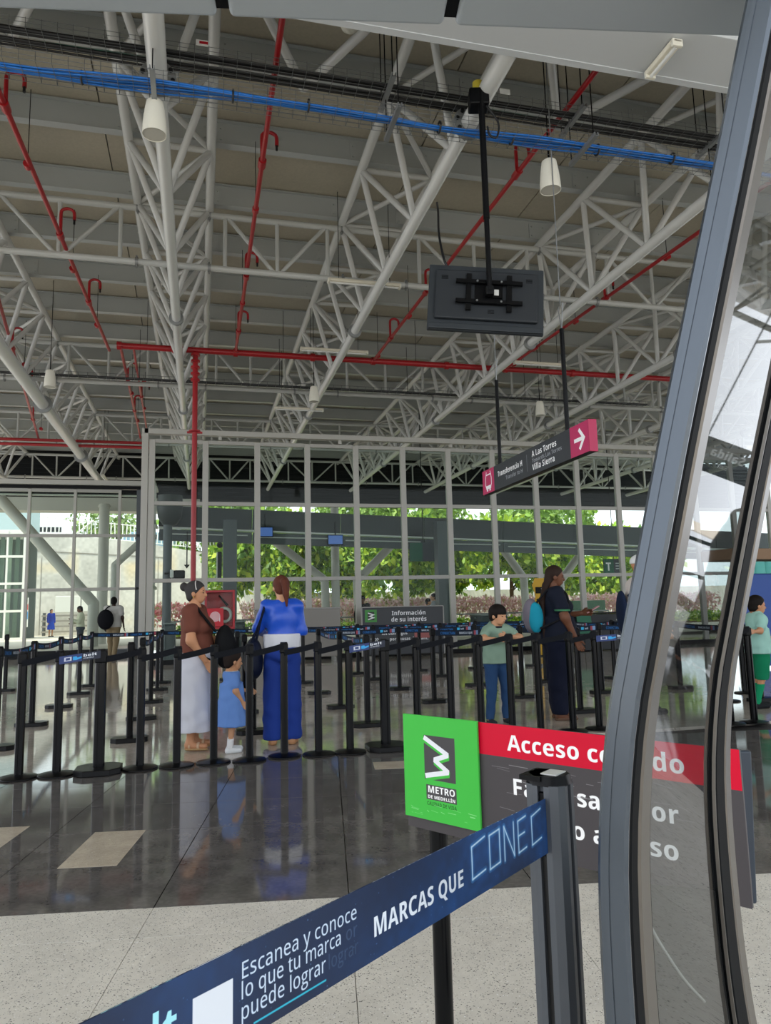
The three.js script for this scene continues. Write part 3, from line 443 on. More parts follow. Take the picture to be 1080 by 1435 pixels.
// ---------------------------------------------------------------- closed access sign on its stand
{
  const L = 0.863, yaw = Math.atan2(-0.731, 0.459), t = thing('access_sign', 'closed access sign board with green logo panel on a black stand', 'sign', [0.547, 0, -1.981], yaw);
  const tex = canvasTex(1536, 512, (g, w, h) => {
    const U = (s) => s / L * w, Y = (y) => (0.938 - y) / 0.288 * h; g.fillStyle = '#4b4749'; g.fillRect(0, 0, w, h); g.fillStyle = '#d60430'; g.fillRect(0, 0, w, Y(0.862)); g.fillStyle = '#fff';
    const fit = (s, x0, x1, y, px) => { g.font = 'bold ' + px + 'px sans-serif'; const q = (x1 - x0) / g.measureText(s).width; g.save(); g.translate(x0, y); g.scale(q, 1); g.fillText(s, 0, 0); g.restore(); };
    fit('Acceso cerrado', U(0.328), U(0.757), Y(0.878), 92); fit('Favor salir por', U(0.336), U(0.737), Y(0.778), 92); fit('el otro acceso', U(0.336), U(0.733), Y(0.707), 92);
    g.strokeStyle = 'rgba(190,190,192,0.55)'; seed = 5; for (let i = 0; i < 26; i++) { g.lineWidth = 1 + rnd() * 2; const x = U(0.24 + rnd() * 0.5), y = Y(0.86 - rnd() * 0.16); g.beginPath(); g.moveTo(x, y); g.lineTo(x + 20 + rnd() * 90, y + rnd() * 16 - 4); g.stroke(); }
  });
  const green = canvasTex(512, 546, (g, w, h) => {
    g.fillStyle = '#45bf48'; g.fillRect(0, 0, w, h); const U = (s) => s / 0.247 * w, Y = (y) => (0.941 - y) / 0.262 * h;
    g.fillStyle = '#4a484a'; g.fillRect(U(0.072), Y(0.892), U(0.103), Y(0.781) - Y(0.892)); g.fillRect(U(0.076), Y(0.768), U(0.1), Y(0.731) - Y(0.768));
    g.beginPath(); g.lineJoin = 'bevel'; const z = [[0.072, 0.886], [0.152, 0.848], [0.106, 0.832], [0.152, 0.806], [0.074, 0.789]];
    g.lineWidth = 30; g.strokeStyle = '#45bf48'; z.forEach(([s, y], i) => i ? g.lineTo(U(s) + 3, Y(y) + 12) : g.moveTo(U(s), Y(y) + 12)); g.stroke(); g.beginPath(); g.lineWidth = 26; g.strokeStyle = '#eef0f6'; z.forEach(([s, y], i) => i ? g.lineTo(U(s), Y(y)) : g.moveTo(U(s), Y(y))); g.stroke();
    const fit = (s, x0, x1, y, px, c) => { g.font = 'bold ' + px + 'px sans-serif'; g.fillStyle = c; const q = (x1 - x0) / g.measureText(s).width; g.save(); g.translate(x0, y); g.scale(q, 1); g.fillText(s, 0, 0); g.restore(); };
    fit('METRO', U(0.08), U(0.172), Y(0.749), 48, '#fff'); fit('DE MEDELLÍN', U(0.08), U(0.172), Y(0.734), 24, '#fff'); fit('CALIDAD DE VIDA', U(0.077), U(0.175), Y(0.717), 26, '#1d5a22');
    g.strokeStyle = 'rgba(190,240,190,0.6)'; seed = 9; for (let i = 0; i < 16; i++) { g.lineWidth = 1 + rnd() * 2; const x = U(rnd() * 0.24), y = Y(0.72 - rnd() * 0.03) ; g.beginPath(); g.moveTo(x, y); g.lineTo(x + 10 + rnd() * 50, y + 8 * rnd()); g.stroke(); }
  });
  box(t, 'board', L, 0.288, 0.008, std(0x4b4749, 0.5), [L / 2, 0.794, -0.006], [0, 0, 0], 0.002);
  add(t, 'printed_face', new THREE.PlaneGeometry(L, 0.288), new THREE.MeshPhysicalMaterial({ map: tex, roughness: 0.4, specularIntensity: 0.45 }), [L / 2, 0.794, -0.0005]);
  box(t, 'logo_panel', 0.247, 0.262, 0.006, std(0x45bf48, 0.4), [0.1235, 0.81, 0.006], [0, 0, 0], 0.001); add(t, 'logo_face', new THREE.PlaneGeometry(0.247, 0.262), new THREE.MeshPhysicalMaterial({ map: green, roughness: 0.35, specularIntensity: 0.5 }), [0.1235, 0.81, 0.0102]);
  for (const s of [0.07, 0.79]) { tube(t, 'pole', [s, 0.02, -0.04], [s, 0.92, -0.04], 0.024, M.post, UC16); add(t, 'base', G_round, M.base, [s, 0, -0.04]); }
  const d = thing('slate_board', 'dark slate board with rounded corners behind the access sign', 'board', [1.04, 0, -1.37], -0.25);
  box(d, 'panel', 0.1, 0.3, 0.012, std(0x27323f, 0.45), [0.02, 0.765, 0], [0, 0, -0.05], 0.005); tube(d, 'pole', [-0.02, 0.02, -0.02], [-0.02, 0.62, -0.02], 0.018, M.black); add(d, 'base', G_round, M.base); tube(d, 'bracket', [-0.02, 0.6, -0.02], [0, 0.64, -0.005], 0.008, M.galv); 
}
// ---------------------------------------------------------------- cable car cabin: door header overhead and the open door leaf
{
  const t = thing('cable_car_cabin', 'cable car cabin doorway with grey header and curved open door at the right', 'cabin', [0, 0, 0]);
  const a = V(-0.5, 1.81, -0.769), b = V(0.9, 1.81, -0.528), d = b.clone().sub(a).normalize(), yaw = Math.atan2(-d.z, d.x), off = V(-d.z, 0, d.x);
  const seams = [-0.34, 0.019, 0.243, 0.93]; const at = (x) => (x - a.x) / d.x;
  for (let i = 0; i < 3; i++) { const s0 = at(seams[i]) + 0.006, s1 = at(seams[i + 1]) - 0.006, c = a.clone().addScaledVector(d, (s0 + s1) / 2).addScaledVector(off, 0.05); box(t, 'header_panel', s1 - s0, 0.36, 0.1, M.header, [c.x, 1.81 + 0.18, c.z], [0, yaw, 0], 0.006); }
  for (const x of seams.slice(1, 3)) { const c = a.clone().addScaledVector(d, at(x)).addScaledVector(off, 0.05); box(t, 'header_seam', 0.02, 0.35, 0.085, M.rubber, [c.x, 1.99, c.z], [0, yaw, 0]); }
  const door = new THREE.Group(); door.name = 'door'; t.add(door);
  const P0 = V(0.4159, 0, -0.6519), e = V(0.7568, 0, -0.6533), n = V(-0.6533, 0, -0.7568);
  const prof = [[0.3, -0.08], [0.5, -0.03], [0.7, -0.003], [0.86, 0.003], [0.98, 0.001], [1.05, -0.0055], [1.12, -0.0165], [1.18, -0.031], [1.27, -0.054], [1.36, -0.077], [1.52, -0.12], [1.63, -0.15], [1.75, -0.182], [2.1, -0.285]], cr = new THREE.CatmullRomCurve3(prof.map(p => V(p[1], p[0], 0)), false, 'centripetal');
  const pts = cr.getSpacedPoints(48);
  function strip(name, s0, s1, o0, o1, mat, bev = 0) {   // a bar that follows the door's curve, between s0..s1 along it and o0..o1 through it
    const ring = bev ? [[s0 + bev, o0], [s1 - bev, o0], [s1, o0 + bev], [s1, o1 - bev], [s1 - bev, o1], [s0 + bev, o1], [s0, o1 - bev], [s0, o0 + bev]] : [[s0, o0], [s1, o0], [s1, o1], [s0, o1]];
    const pos = [], idx = [], k = ring.length;
    pts.forEach(q => ring.forEach(([s, o]) => { const p = P0.clone().addScaledVector(e, s).addScaledVector(n, q.x + o); pos.push(p.x, q.y, p.z); }));
    for (let i = 0; i < pts.length - 1; i++) for (let j = 0; j < k; j++) { const A = i * k + j, B = i * k + (j + 1) % k; idx.push(A, A + k, B, B, A + k, B + k); }
    let g = new THREE.BufferGeometry(); g.setAttribute('position', new THREE.Float32BufferAttribute(pos, 3)); g.setIndex(idx);
    g = g.toNonIndexed(); g.computeVertexNormals(); const uv = new Float32Array(g.attributes.position.count * 2); for (let i = 0; i < uv.length / 2; i++) { uv[2 * i] = g.attributes.position.getX(i) * 4 + g.attributes.position.getZ(i) * 3; uv[2 * i + 1] = g.attributes.position.getY(i) * 3; } g.setAttribute('uv', new THREE.BufferAttribute(uv, 2));
    return add(door, name, g, mat);
  }
  strip('edge_profile', -0.066, -0.058, 0, 0.027, M.alu, 0.003); strip('edge_lip', -0.0675, -0.064, 0.016, 0.02, M.alu);
  strip('rubber_seal', -0.06, -0.034, -0.001, 0.022, M.rubber, 0.004); strip('window_frame', -0.034, 0.0, -0.002, 0.02, M.silver, 0.003); strip('gasket', 0.0, 0.005, 0.0, 0.012, M.rubber);
  strip('gasket', 0.308, 0.362, 0.0, 0.016, M.rubber, 0.003); strip('window_frame', 0.362, 0.4, -0.001, 0.02, M.silver, 0.003); strip('inner_trim', 0.296, 0.298, -0.001, 0.003, M.silver);  // last thin silver strip stands in for the reflection along the glass edge
  { // dark sheet added to give the lower pane its darkness, and white piping
    const pos = [], idx = [], surf = (s, h, o) => { const i = pts.findIndex(q => q.y >= h), a = pts[Math.max(0, i - 1)], b = pts[Math.max(i, 0)], f = (h - a.y) / ((b.y - a.y) || 1); const p = P0.clone().addScaledVector(e, s).addScaledVector(n, a.x + (b.x - a.x) * f + o); return [p.x, h, p.z]; };
    const S = 8, H = 16; for (const o of [0.009, 0.014]) for (let j = 0; j <= H; j++) for (let i = 0; i <= S; i++) { const s = 0.003 + 0.307 * i / S, top = 0.955 - 0.1 * i / S; pos.push(...surf(s, 0.31 + (top - 0.31) * j / H, o)); }
    const N = (S + 1) * (H + 1); for (let l = 0; l < 2; l++) for (let j = 0; j < H; j++) for (let i = 0; i < S; i++) { const A = l * N + j * (S + 1) + i, B = A + S + 1; l ? idx.push(A, B, A + 1, A + 1, B, B + 1) : idx.push(A, A + 1, B, A + 1, B + 1, B); }
    const g = new THREE.BufferGeometry(); g.setAttribute('position', new THREE.Float32BufferAttribute(pos, 3)); g.setIndex(idx); g.computeVertexNormals(); add(door, 'added_dark_panel', g, std(0x383635, 0.3, 0, { specularIntensity: 0.6 }));
    add(door, 'piping', path([[0.01, 0.925], [0.035, 0.9], [0.075, 0.865], [0.13, 0.82], [0.2, 0.77]].map(([s, h]) => surf(s, h, 0.008)), 0.0016, 24, 6), M.offwhite);
  }
  { // smooth curved acrylic pane
    const pos = [], idx = [], nrm = []; pts.forEach((q, i) => { const q0 = pts[Math.max(0, i - 1)], q1 = pts[Math.min(pts.length - 1, i + 1)], dy = q1.y - q0.y, dx = q1.x - q0.x, nn = n.clone().multiplyScalar(-dy).add(V(0, dx, 0)).normalize(); for (const s of [0.003, 0.31]) { const p = P0.clone().addScaledVector(e, s).addScaledVector(n, q.x + 0.006); pos.push(p.x, q.y, p.z); nrm.push(nn.x, nn.y, nn.z); } });
    for (let i = 0; i < pts.length - 1; i++) { const A = i * 2; idx.push(A, A + 1, A + 2, A + 1, A + 3, A + 2); }
    const g = new THREE.BufferGeometry(); g.setAttribute('position', new THREE.Float32BufferAttribute(pos, 3)); g.setAttribute('normal', new THREE.Float32BufferAttribute(nrm, 3)); g.setIndex(idx);
    add(door, 'window_pane', g, new THREE.MeshPhysicalMaterial({ color: 0xc4cacb, roughness: 0.02, transmission: 1, thickness: 0, ior: 1.55, side: THREE.DoubleSide }));
  }
}

// ---------------------------------------------------------------- people: distance fields meshed by surface nets
const smin = (a, b, k) => { const h = Math.max(k - Math.abs(a - b), 0) / k; return Math.min(a, b) - h * h * k * 0.25; };
function cap(a, b, ra, rb) {
  const [ax, ay, az] = a, dx = b[0] - ax, dy = b[1] - ay, dz = b[2] - az, L = dx * dx + dy * dy + dz * dz || 1e-9, rm = Math.max(ra, rb);
  const f = (x, y, z) => { const px = x - ax, py = y - ay, pz = z - az; let t = (px * dx + py * dy + pz * dz) / L; t = t < 0 ? 0 : t > 1 ? 1 : t; const qx = px - dx * t, qy = py - dy * t, qz = pz - dz * t; return Math.sqrt(qx * qx + qy * qy + qz * qz) - (ra + (rb - ra) * t); };
  f.lo = [0, 1, 2].map(i => Math.min(a[i], b[i]) - rm); f.hi = [0, 1, 2].map(i => Math.max(a[i], b[i]) + rm); return f;
}
function ell(c, r) {
  const f = (x, y, z) => { const px = (x - c[0]) / r[0], py = (y - c[1]) / r[1], pz = (z - c[2]) / r[2], k0 = Math.sqrt(px * px + py * py + pz * pz), qx = px / r[0], qy = py / r[1], qz = pz / r[2], k1 = Math.sqrt(qx * qx + qy * qy + qz * qz); return k1 < 1e-6 ? -Math.min(...r) : k0 * (k0 - 1) / k1; };
  f.lo = c.map((v, i) => v - r[i]); f.hi = c.map((v, i) => v + r[i]); return f;
}
function cone(y0, y1, r0, r1, cx0, cz0, cx1, cz1, wz = 1) {   // skirt-like tapered drum, r along x, r*wz along z
  const f = (x, y, z) => { const t = Math.max(0, Math.min(1, (y - y0) / (y1 - y0))), r = r0 + (r1 - r0) * t, dx = x - cx0 - (cx1 - cx0) * t, dz = (z - cz0 - (cz1 - cz0) * t) / wz; const a = Math.atan2(dz, dx), rr = r * (1 + 0.03 * (1 - t) * Math.sin(a * 9)); return Math.max((Math.sqrt(dx * dx + dz * dz) - rr) * Math.min(1, wz), y0 - y, y - y1); };
  const R = Math.max(r0, r1) * 1.05; f.lo = [Math.min(cx0, cx1) - R, y0, Math.min(cz0, cz1) - R * wz]; f.hi = [Math.max(cx0, cx1) + R, y1, Math.max(cz0, cz1) + R * wz]; return f;
}
function union(list, k = 0.03, inflate = 0, cut) {
  const f = (x, y, z) => { let d = 1e3; for (const q of list) d = smin(d, q(x, y, z), k); d -= inflate; return cut ? Math.max(d, cut(x, y, z)) : d; };
  const m = inflate + 0.02; f.lo = [0, 1, 2].map(i => Math.min(...list.map(q => q.lo[i])) - m); f.hi = [0, 1, 2].map(i => Math.max(...list.map(q => q.hi[i])) + m); return f;
}
function net(f, cell) {   // naive surface nets
  const n = [0, 1, 2].map(i => Math.ceil((f.hi[i] - f.lo[i]) / cell) + 3), o = f.lo.map(v => v - cell), [nx, ny, nz] = n, val = new Float32Array(nx * ny * nz);
  for (let k = 0, i = 0; k < nz; k++) for (let j = 0; j < ny; j++) for (let a = 0; a < nx; a++, i++) val[i] = f(o[0] + a * cell, o[1] + j * cell, o[2] + k * cell);
  const id = new Int32Array(nx * ny * nz).fill(-1), pos = [], idx = [], sx = 1, sy = nx, sz = nx * ny, C = [0, sx, sy, sx + sy, sz, sz + sx, sz + sy, sx + sy + sz], E = [[0, 1], [2, 3], [4, 5], [6, 7], [0, 2], [1, 3], [4, 6], [5, 7], [0, 4], [1, 5], [2, 6], [3, 7]];
  for (let k = 0; k < nz - 1; k++) for (let j = 0; j < ny - 1; j++) for (let a = 0; a < nx - 1; a++) {
    const i = a + j * sy + k * sz; let m = 0; for (let c = 0; c < 8; c++) if (val[i + C[c]] < 0) m |= 1 << c; if (m === 0 || m === 255) continue;
    let px = 0, py = 0, pz = 0, cnt = 0; for (const [p, q] of E) { const vp = val[i + C[p]], vq = val[i + C[q]]; if (vp < 0 === vq < 0) continue; const t = vp / (vp - vq); px += (p & 1) + ((q & 1) - (p & 1)) * t; py += (p >> 1 & 1) + ((q >> 1 & 1) - (p >> 1 & 1)) * t; pz += (p >> 2) + ((q >> 2) - (p >> 2)) * t; cnt++; }
    id[i] = pos.length / 3; pos.push(o[0] + (a + px / cnt) * cell, o[1] + (j + py / cnt) * cell, o[2] + (k + pz / cnt) * cell);
  }
  for (let k = 1; k < nz - 1; k++) for (let j = 1; j < ny - 1; j++) for (let a = 1; a < nx - 1; a++) {
    const i = a + j * sy + k * sz, s = val[i] < 0;
    for (const [d, u, v] of [[sx, sy, sz], [sy, sz, sx], [sz, sx, sy]]) if (s !== val[i + d] < 0) { const q = [id[i], id[i - u], id[i - u - v], id[i - v]]; if (q.some(x => x < 0)) continue; if (s) idx.push(q[0], q[1], q[2], q[0], q[2], q[3]); else idx.push(q[0], q[2], q[1], q[0], q[3], q[2]); }
  }
  const g = new THREE.BufferGeometry(); g.setAttribute('position', new THREE.Float32BufferAttribute(pos, 3)); g.setIndex(idx); g.computeVertexNormals(); return g;
}
const vadd = (a, b, k = 1) => [a[0] + b[0] * k, a[1] + b[1] * k, a[2] + b[2] * k], vsub = (a, b) => vadd(a, b, -1), vn = (a) => { const l = Math.hypot(...a) || 1; return a.map(v => v / l); }, vx = (a, b) => [a[1] * b[2] - a[2] * b[1], a[2] * b[0] - a[0] * b[2], a[0] * b[1] - a[1] * b[0]];
function handField(wr, el, thumbSide, curl, s = 1) {
  const d = vn(vsub(wr, el)), sd = vn(vsub(thumbSide, d.map(v => v * (d[0] * thumbSide[0] + d[1] * thumbSide[1] + d[2] * thumbSide[2])))), n = vx(d, sd), L = [];
  const at = (a, b, c) => wr.map((v, i) => v + s * (d[i] * a + sd[i] * b + n[i] * c));
  [[0.027, 0.074], [0.009, 0.08], [-0.01, 0.077], [-0.027, 0.07]].forEach(([o, l], i) => { const kn = at(l, o, 0), len = [0.068, 0.076, 0.07, 0.054][i]; L.push(cap(at(0.0, o * 0.6, 0), kn, 0.014 * s, 0.0115 * s)); const c1 = curl * 0.7, c2 = curl * 1.5, m = at(l + len * 0.5 * Math.cos(c1), o * 1.15, len * 0.5 * Math.sin(c1)), e = at(l + len * (0.5 * Math.cos(c1) + 0.5 * Math.cos(c2)), o * 1.15, len * (0.5 * Math.sin(c1) + 0.5 * Math.sin(c2))); L.push(cap(kn, m, 0.0095 * s, 0.009 * s), cap(m, e, 0.009 * s, 0.0075 * s)); });
  const tb = at(0.022, 0.024, 0.004), tm = at(0.055, 0.05, 0.014), te = at(0.085, 0.056, 0.026); L.push(cap(tb, tm, 0.013 * s, 0.0105 * s), cap(tm, te, 0.0105 * s, 0.0085 * s), cap(wr, at(-0.03, 0, 0), 0.022 * s, 0.026 * s));
  return union(L, 0.008 * s);
}
const SK = { tan: 0xc08a66, light: 0xcb9874, brown: 0x6b4430, deep: 0x3d2a22 };
const skinMats = {}; const skinMat = (c) => skinMats[c] ??= std(c, 0.52, 0, { specularIntensity: 0.6 });
const cloth = (c, r = 0.85) => std(c, r, 0, { specularIntensity: 0.4 });
function person(o) {
  const t = thing('person', o.label, 'person', o.at, o.yaw, o.group), s = o.h / 1.7, cell = o.cell ?? 0.012, w = o.wide ?? 1, sh = o.shoulder ?? 0.165;
  const J = { sL: [sh, 1.385, -0.01], sR: [-sh, 1.385, -0.01], eL: [sh + 0.05, 1.11, -0.02], eR: [-sh - 0.05, 1.11, -0.02], wL: [sh + 0.05, 0.87, 0.04], wR: [-sh - 0.05, 0.87, 0.04], hL: [0.09, 0.9, 0], hR: [-0.09, 0.9, 0], kL: [0.095, 0.48, 0.01], kR: [-0.095, 0.48, 0.01], aL: [0.095, 0.08, -0.02], aR: [-0.095, 0.08, -0.02], fL: 0, fR: 0, tL: [-0.3, 0.2, 1], tR: [0.3, 0.2, 1], curl: 0.45, neck: [0, 1.475, 0.005], ...(o.j ?? {}) };
  const B = {};
  B.torso = [ell([0, 0.93, -0.01], [0.165 * w, 0.13, 0.12 * w]), ell([0, 1.08, 0], [0.135 * w, 0.16, 0.1 * w]), ell([0, 1.26, 0], [0.16 * (1 + (w - 1) * 0.6), 0.17, 0.112 * (1 + (w - 1) * 0.6)]), cap([J.sL[0] * 0.85, J.sL[1], J.sL[2]], [J.sR[0] * 0.85, J.sR[1], J.sR[2]], 0.058, 0.058), ...(o.bust ? [ell([0.065 * w, 1.235, 0.085 * w], [0.07 * w, 0.065, 0.06]), ell([-0.065 * w, 1.235, 0.085 * w], [0.07 * w, 0.065, 0.06])] : []), ...(w > 1.1 ? [ell([0, 1.03, 0.05], [0.14 * w, 0.14, 0.1 * w])] : [])];
  B.neck = [cap([0, 1.4, -0.015], vadd(J.neck, [0, 0.02, 0]), 0.056, 0.05)];
  const aw = o.armw ?? 1; for (const q of ['L', 'R']) { B['up' + q] = [cap(J['s' + q], J['e' + q], 0.05 * aw, 0.04 * aw)]; B['fore' + q] = [cap(J['e' + q], J['w' + q], 0.039 * aw, 0.026 * Math.sqrt(aw))]; B['thigh' + q] = [cap(J['h' + q], J['k' + q], 0.088 * (w * 0.5 + 0.5), 0.056)]; B['shin' + q] = [cap(J['k' + q], J['a' + q], 0.054, 0.037)]; const a = J['a' + q], c = Math.sin(J['f' + q]), dz = Math.cos(J['f' + q]); B['foot' + q] = [cap([a[0], Math.max(0.035, a[1] - 0.045), a[2] - 0.02], [a[0] + c * 0.16, Math.max(0.028, a[1] - 0.05), a[2] + dz * 0.16], 0.037, 0.027)]; }
  for (const q of ['L', 'R']) { const a = J['s' + q], b = J['e' + q], f = o.sleeve ?? 0.55; B['slv' + q] = [cap(a, [0, 1, 2].map(i => a[i] + (b[i] - a[i]) * f), 0.052 * aw, 0.05 * aw)]; }
  const tags = (l) => l.flatMap(k => B[k]);
  const main = net(union(tags(['torso', 'neck', 'upL', 'upR', 'foreL', 'foreR', 'thighL', 'thighR', 'shinL', 'shinR', 'footL', 'footR']), 0.045), cell * 1.25);
  // head, in its own axes with the chin at the origin
  const hs = o.headScale ?? 1, HM = new THREE.Matrix4().compose(V(...J.neck), new THREE.Quaternion().setFromEuler(new THREE.Euler(o.headPitch ?? 0, o.headYaw ?? 0, o.headRoll ?? 0, 'YXZ')), V(hs, hs, hs));
  const skull = [ell([0, 0.135, -0.005], [0.076, 0.09, 0.094]), ell([0, 0.082, 0.03], [0.06, 0.078, 0.062]), ell([0, 0.032, 0.04], [0.044, 0.034, 0.042]), cap([0, 0.108, 0.088], [0, 0.078, 0.104], 0.009, 0.014), ell([0.077, 0.092, -0.008], [0.011, 0.03, 0.019]), ell([-0.077, 0.092, -0.008], [0.011, 0.03, 0.019]), cap([0, -0.06, -0.025], [0, 0.06, -0.02], 0.049, 0.05), ell([0, 0.122, 0.078], [0.05, 0.012, 0.016]), ell([0, 0.046, 0.078], [0.026, 0.012, 0.016])];
  const head = net(union(skull, 0.018), Math.max(0.006, cell * 0.55)).applyMatrix4(HM);
  const hands = ['L', 'R'].filter(q => !o.noHands?.includes(q)).map(q => net(handField(J['w' + q], J['e' + q], J['t' + q], J.curl, o.handScale ?? 1), Math.max(0.0055, cell * 0.5)));
  const scl = (g) => g.scale(s, s, s);
  const body = add(t, 'body', scl(mergeGeometries([main, head, ...hands])), skinMat(o.skin ?? SK.tan));
  const hm = std(o.hairColor ?? 0x1c1512, 0.7, 0, { specularIntensity: 0.4 }), faceCell = 0.0035;
  if (!o.noFace) {
    add(t, 'eyes', scl(mergeGeometries([ell([0.029, 0.104, 0.081], [0.013, 0.0075, 0.009]), ell([-0.029, 0.104, 0.081], [0.013, 0.0075, 0.009])].map(f => net(f, faceCell))).applyMatrix4(HM)), M.black_gloss);
    add(t, 'eyebrows', scl(mergeGeometries([ell([0.031, 0.126, 0.084], [0.02, 0.004, 0.009]), ell([-0.031, 0.126, 0.084], [0.02, 0.004, 0.009])].map(f => net(f, faceCell))).applyMatrix4(HM)), hm);
    add(t, 'lips', scl(net(ell([0, 0.045, 0.088], [0.023, 0.008, 0.009]), faceCell).applyMatrix4(HM)), std(o.lips ?? 0x8d4c42, 0.45));
  }
  if (o.hair) { const f = union(o.hair.list, o.hair.k ?? 0.02, 0, o.hair.cut); add(t, 'hair', scl(net(f, Math.max(0.007, cell * 0.6)).applyMatrix4(HM)), hm); }
  for (const e of o.headParts ?? []) add(t, e.name, scl(e.geo.clone().applyMatrix4(HM)), e.mat);
  for (const c of o.clothes) { const f0 = union([...tags(c.on ?? []), ...(c.extra ?? [])], c.k ?? 0.04, c.inflate ?? 0.014), fa = c.fold ?? (c.name === 'shoes' || /sandal|collar|trim|band|socks/.test(c.name) ? 0 : 0.0035), f = (x, y, z) => { let d = f0(x, y, z); if (fa && d < 0.05 && d > -0.05) d += fa * (Math.sin(26 * y + 9 * x + 5 * Math.sin(7 * z + 3 * x)) + Math.sin(17 * x - 21 * y + 19 * z + 2.2 * Math.sin(11 * y))); return c.cut ? Math.max(d, c.cut(x, y, z)) : d; }; f.lo = f0.lo; f.hi = f0.hi; add(t, c.name, scl(net(f, c.cell ?? cell)), c.mat); }
  for (const e of o.parts ?? []) add(t, e.name, scl(e.geo), e.mat);
  t.userData.B = undefined; delete t.userData.B; return t;
}
const capHair = (low = 0.035, r = 1) => ({ list: [ell([0, 0.138, -0.01], [0.087 * r, 0.1 * r, 0.106 * r]), ell([0, 0.07, -0.045], [0.075, 0.06, 0.055])], cut: (x, y, z) => 0.75 * z - 0.66 * (y - 0.13) - low });
const armCut = (a, b, keep) => { const d = vn(vsub(b, a)), p = vadd(a, vsub(b, a), keep); return (x, y, z) => (x - p[0]) * d[0] + (y - p[1]) * d[1] + (z - p[2]) * d[2]; };
const D = Math.PI / 180, RIGHT = 75.7 * D, AWAY = 165.7 * D, FACE = -14.3 * D, LEFT = -104.3 * D;
const shoeSet = (mat, list = ['footL', 'footR'], inflate = 0.008, cut = (x, y, z) => y - 0.095) => ({ name: 'shoes', mat, on: list, inflate, cut: (x, y, z) => Math.max(cut(x, y, z), 0.002 - y), cell: 0.009 });

// woman in brown, in profile
person({ label: 'older woman in a brown shirt and long white skirt, dark hair in a bun', at: [-0.03, 0, -7.17], yaw: RIGHT, h: 1.53, skin: SK.tan, wide: 1.22, bust: true, armw: 1.15, shoulder: 0.17, headPitch: -0.02, hairColor: 0x3a3838,
  j: { eR: [-0.24, 1.1, 0.02], wR: [-0.2, 0.89, 0.16], eL: [0.23, 1.13, 0.06], wL: [0.16, 1.02, 0.26], tR: [0.3, 0.4, 1], aL: [0.09, 0.1, -0.02], aR: [-0.09, 0.1, -0.02], fL: 0.1, fR: -0.15 },
  hair: { list: [...capHair().list, ell([0, 0.175, -0.125], [0.044, 0.046, 0.042])], cut: (x, y, z) => Math.min(0.75 * z - 0.66 * (y - 0.13) - 0.035, 9) },
  headParts: [{ name: 'headband', geo: new THREE.TorusGeometry(0.1, 0.005, 6, 28, Math.PI).rotateY(Math.PI / 2 * 0).rotateX(-0.25).translate(0, 0.135, 0.03), mat: std(0xd8d4d0, 0.4) }, { name: 'earring', geo: new THREE.SphereGeometry(0.008, 8, 6).translate(-0.085, 0.06, -0.005), mat: std(0xc8a24a, 0.3, 0.8) }],
  clothes: [
    { name: 'shirt', mat: cloth(0x6d4034), on: ['torso', 'slvL', 'slvR'], inflate: 0.02, cut: (x, y, z) => Math.max(0.93 - y, Math.hypot(x, z - 0.03) < 0.09 ? y - 1.43 : -1) },
    { name: 'skirt', mat: cloth(0xd4d5df, 0.8), on: ['torso'], extra: [cone(0.2, 0.95, 0.215, 0.2, 0, 0.01, 0, 0, 0.86)], inflate: 0.012, cut: (x, y, z) => Math.max(y - 1.0, 0.19 - y) },
    { name: 'sandal_straps', mat: cloth(0xc9a98b), on: ['footL', 'footR'], inflate: 0.006, cut: (x, y, z) => Math.max(y - 0.1, Math.min(Math.abs(z - 0.07) - 0.014, Math.abs(z + 0.02) - 0.012)), cell: 0.007 },
    { name: 'sandal_soles', mat: cloth(0xb8966b), on: ['footL', 'footR'], inflate: 0.014, cut: (x, y, z) => Math.max(y - 0.03, 0.001 - y), cell: 0.009 }] });
// toddler
person({ label: 'toddler in a light blue collared dress and white sneakers', at: [0.29, 0, -6.9], yaw: RIGHT + 0.35, h: 0.9, headScale: 1.5, skin: SK.light, wide: 1.12, handScale: 1.1, armw: 1.25, headPitch: 0.1, headYaw: 0.25, cell: 0.017, hairColor: 0x241a16,
  j: { neck: [0, 1.35, 0.01], sL: [0.15, 1.25, 0], sR: [-0.15, 1.25, 0], eR: [-0.21, 1.02, 0.04], wR: [-0.19, 0.83, 0.16], eL: [0.2, 1.02, 0.1], wL: [0.16, 0.98, 0.3], aL: [0.09, 0.09, 0], aR: [-0.09, 0.09, -0.04] },
  hair: capHair(0.03, 1.02),
  clothes: [{ name: 'dress', mat: cloth(0x6c93d6), on: ['torso', 'slvL', 'slvR'], extra: [cone(0.46, 1.12, 0.27, 0.185, 0, 0.01, 0, 0, 0.9)], inflate: 0.024, cut: (x, y, z) => y - 1.34 }, { name: 'collar', mat: cloth(0xe7e9ee), extra: [ell([0, 1.325, 0.005], [0.17, 0.035, 0.12])], inflate: 0.004 },
    { name: 'socks', mat: cloth(0xe3e3e4), on: ['shinL', 'shinR'], inflate: 0.014, cut: (x, y, z) => y - 0.24 }, { ...shoeSet(cloth(0xdfe2e4, 0.6)), inflate: 0.024, cut: (x, y, z) => Math.max(y - 0.13, 0.002 - y), cell: 0.013 }] });
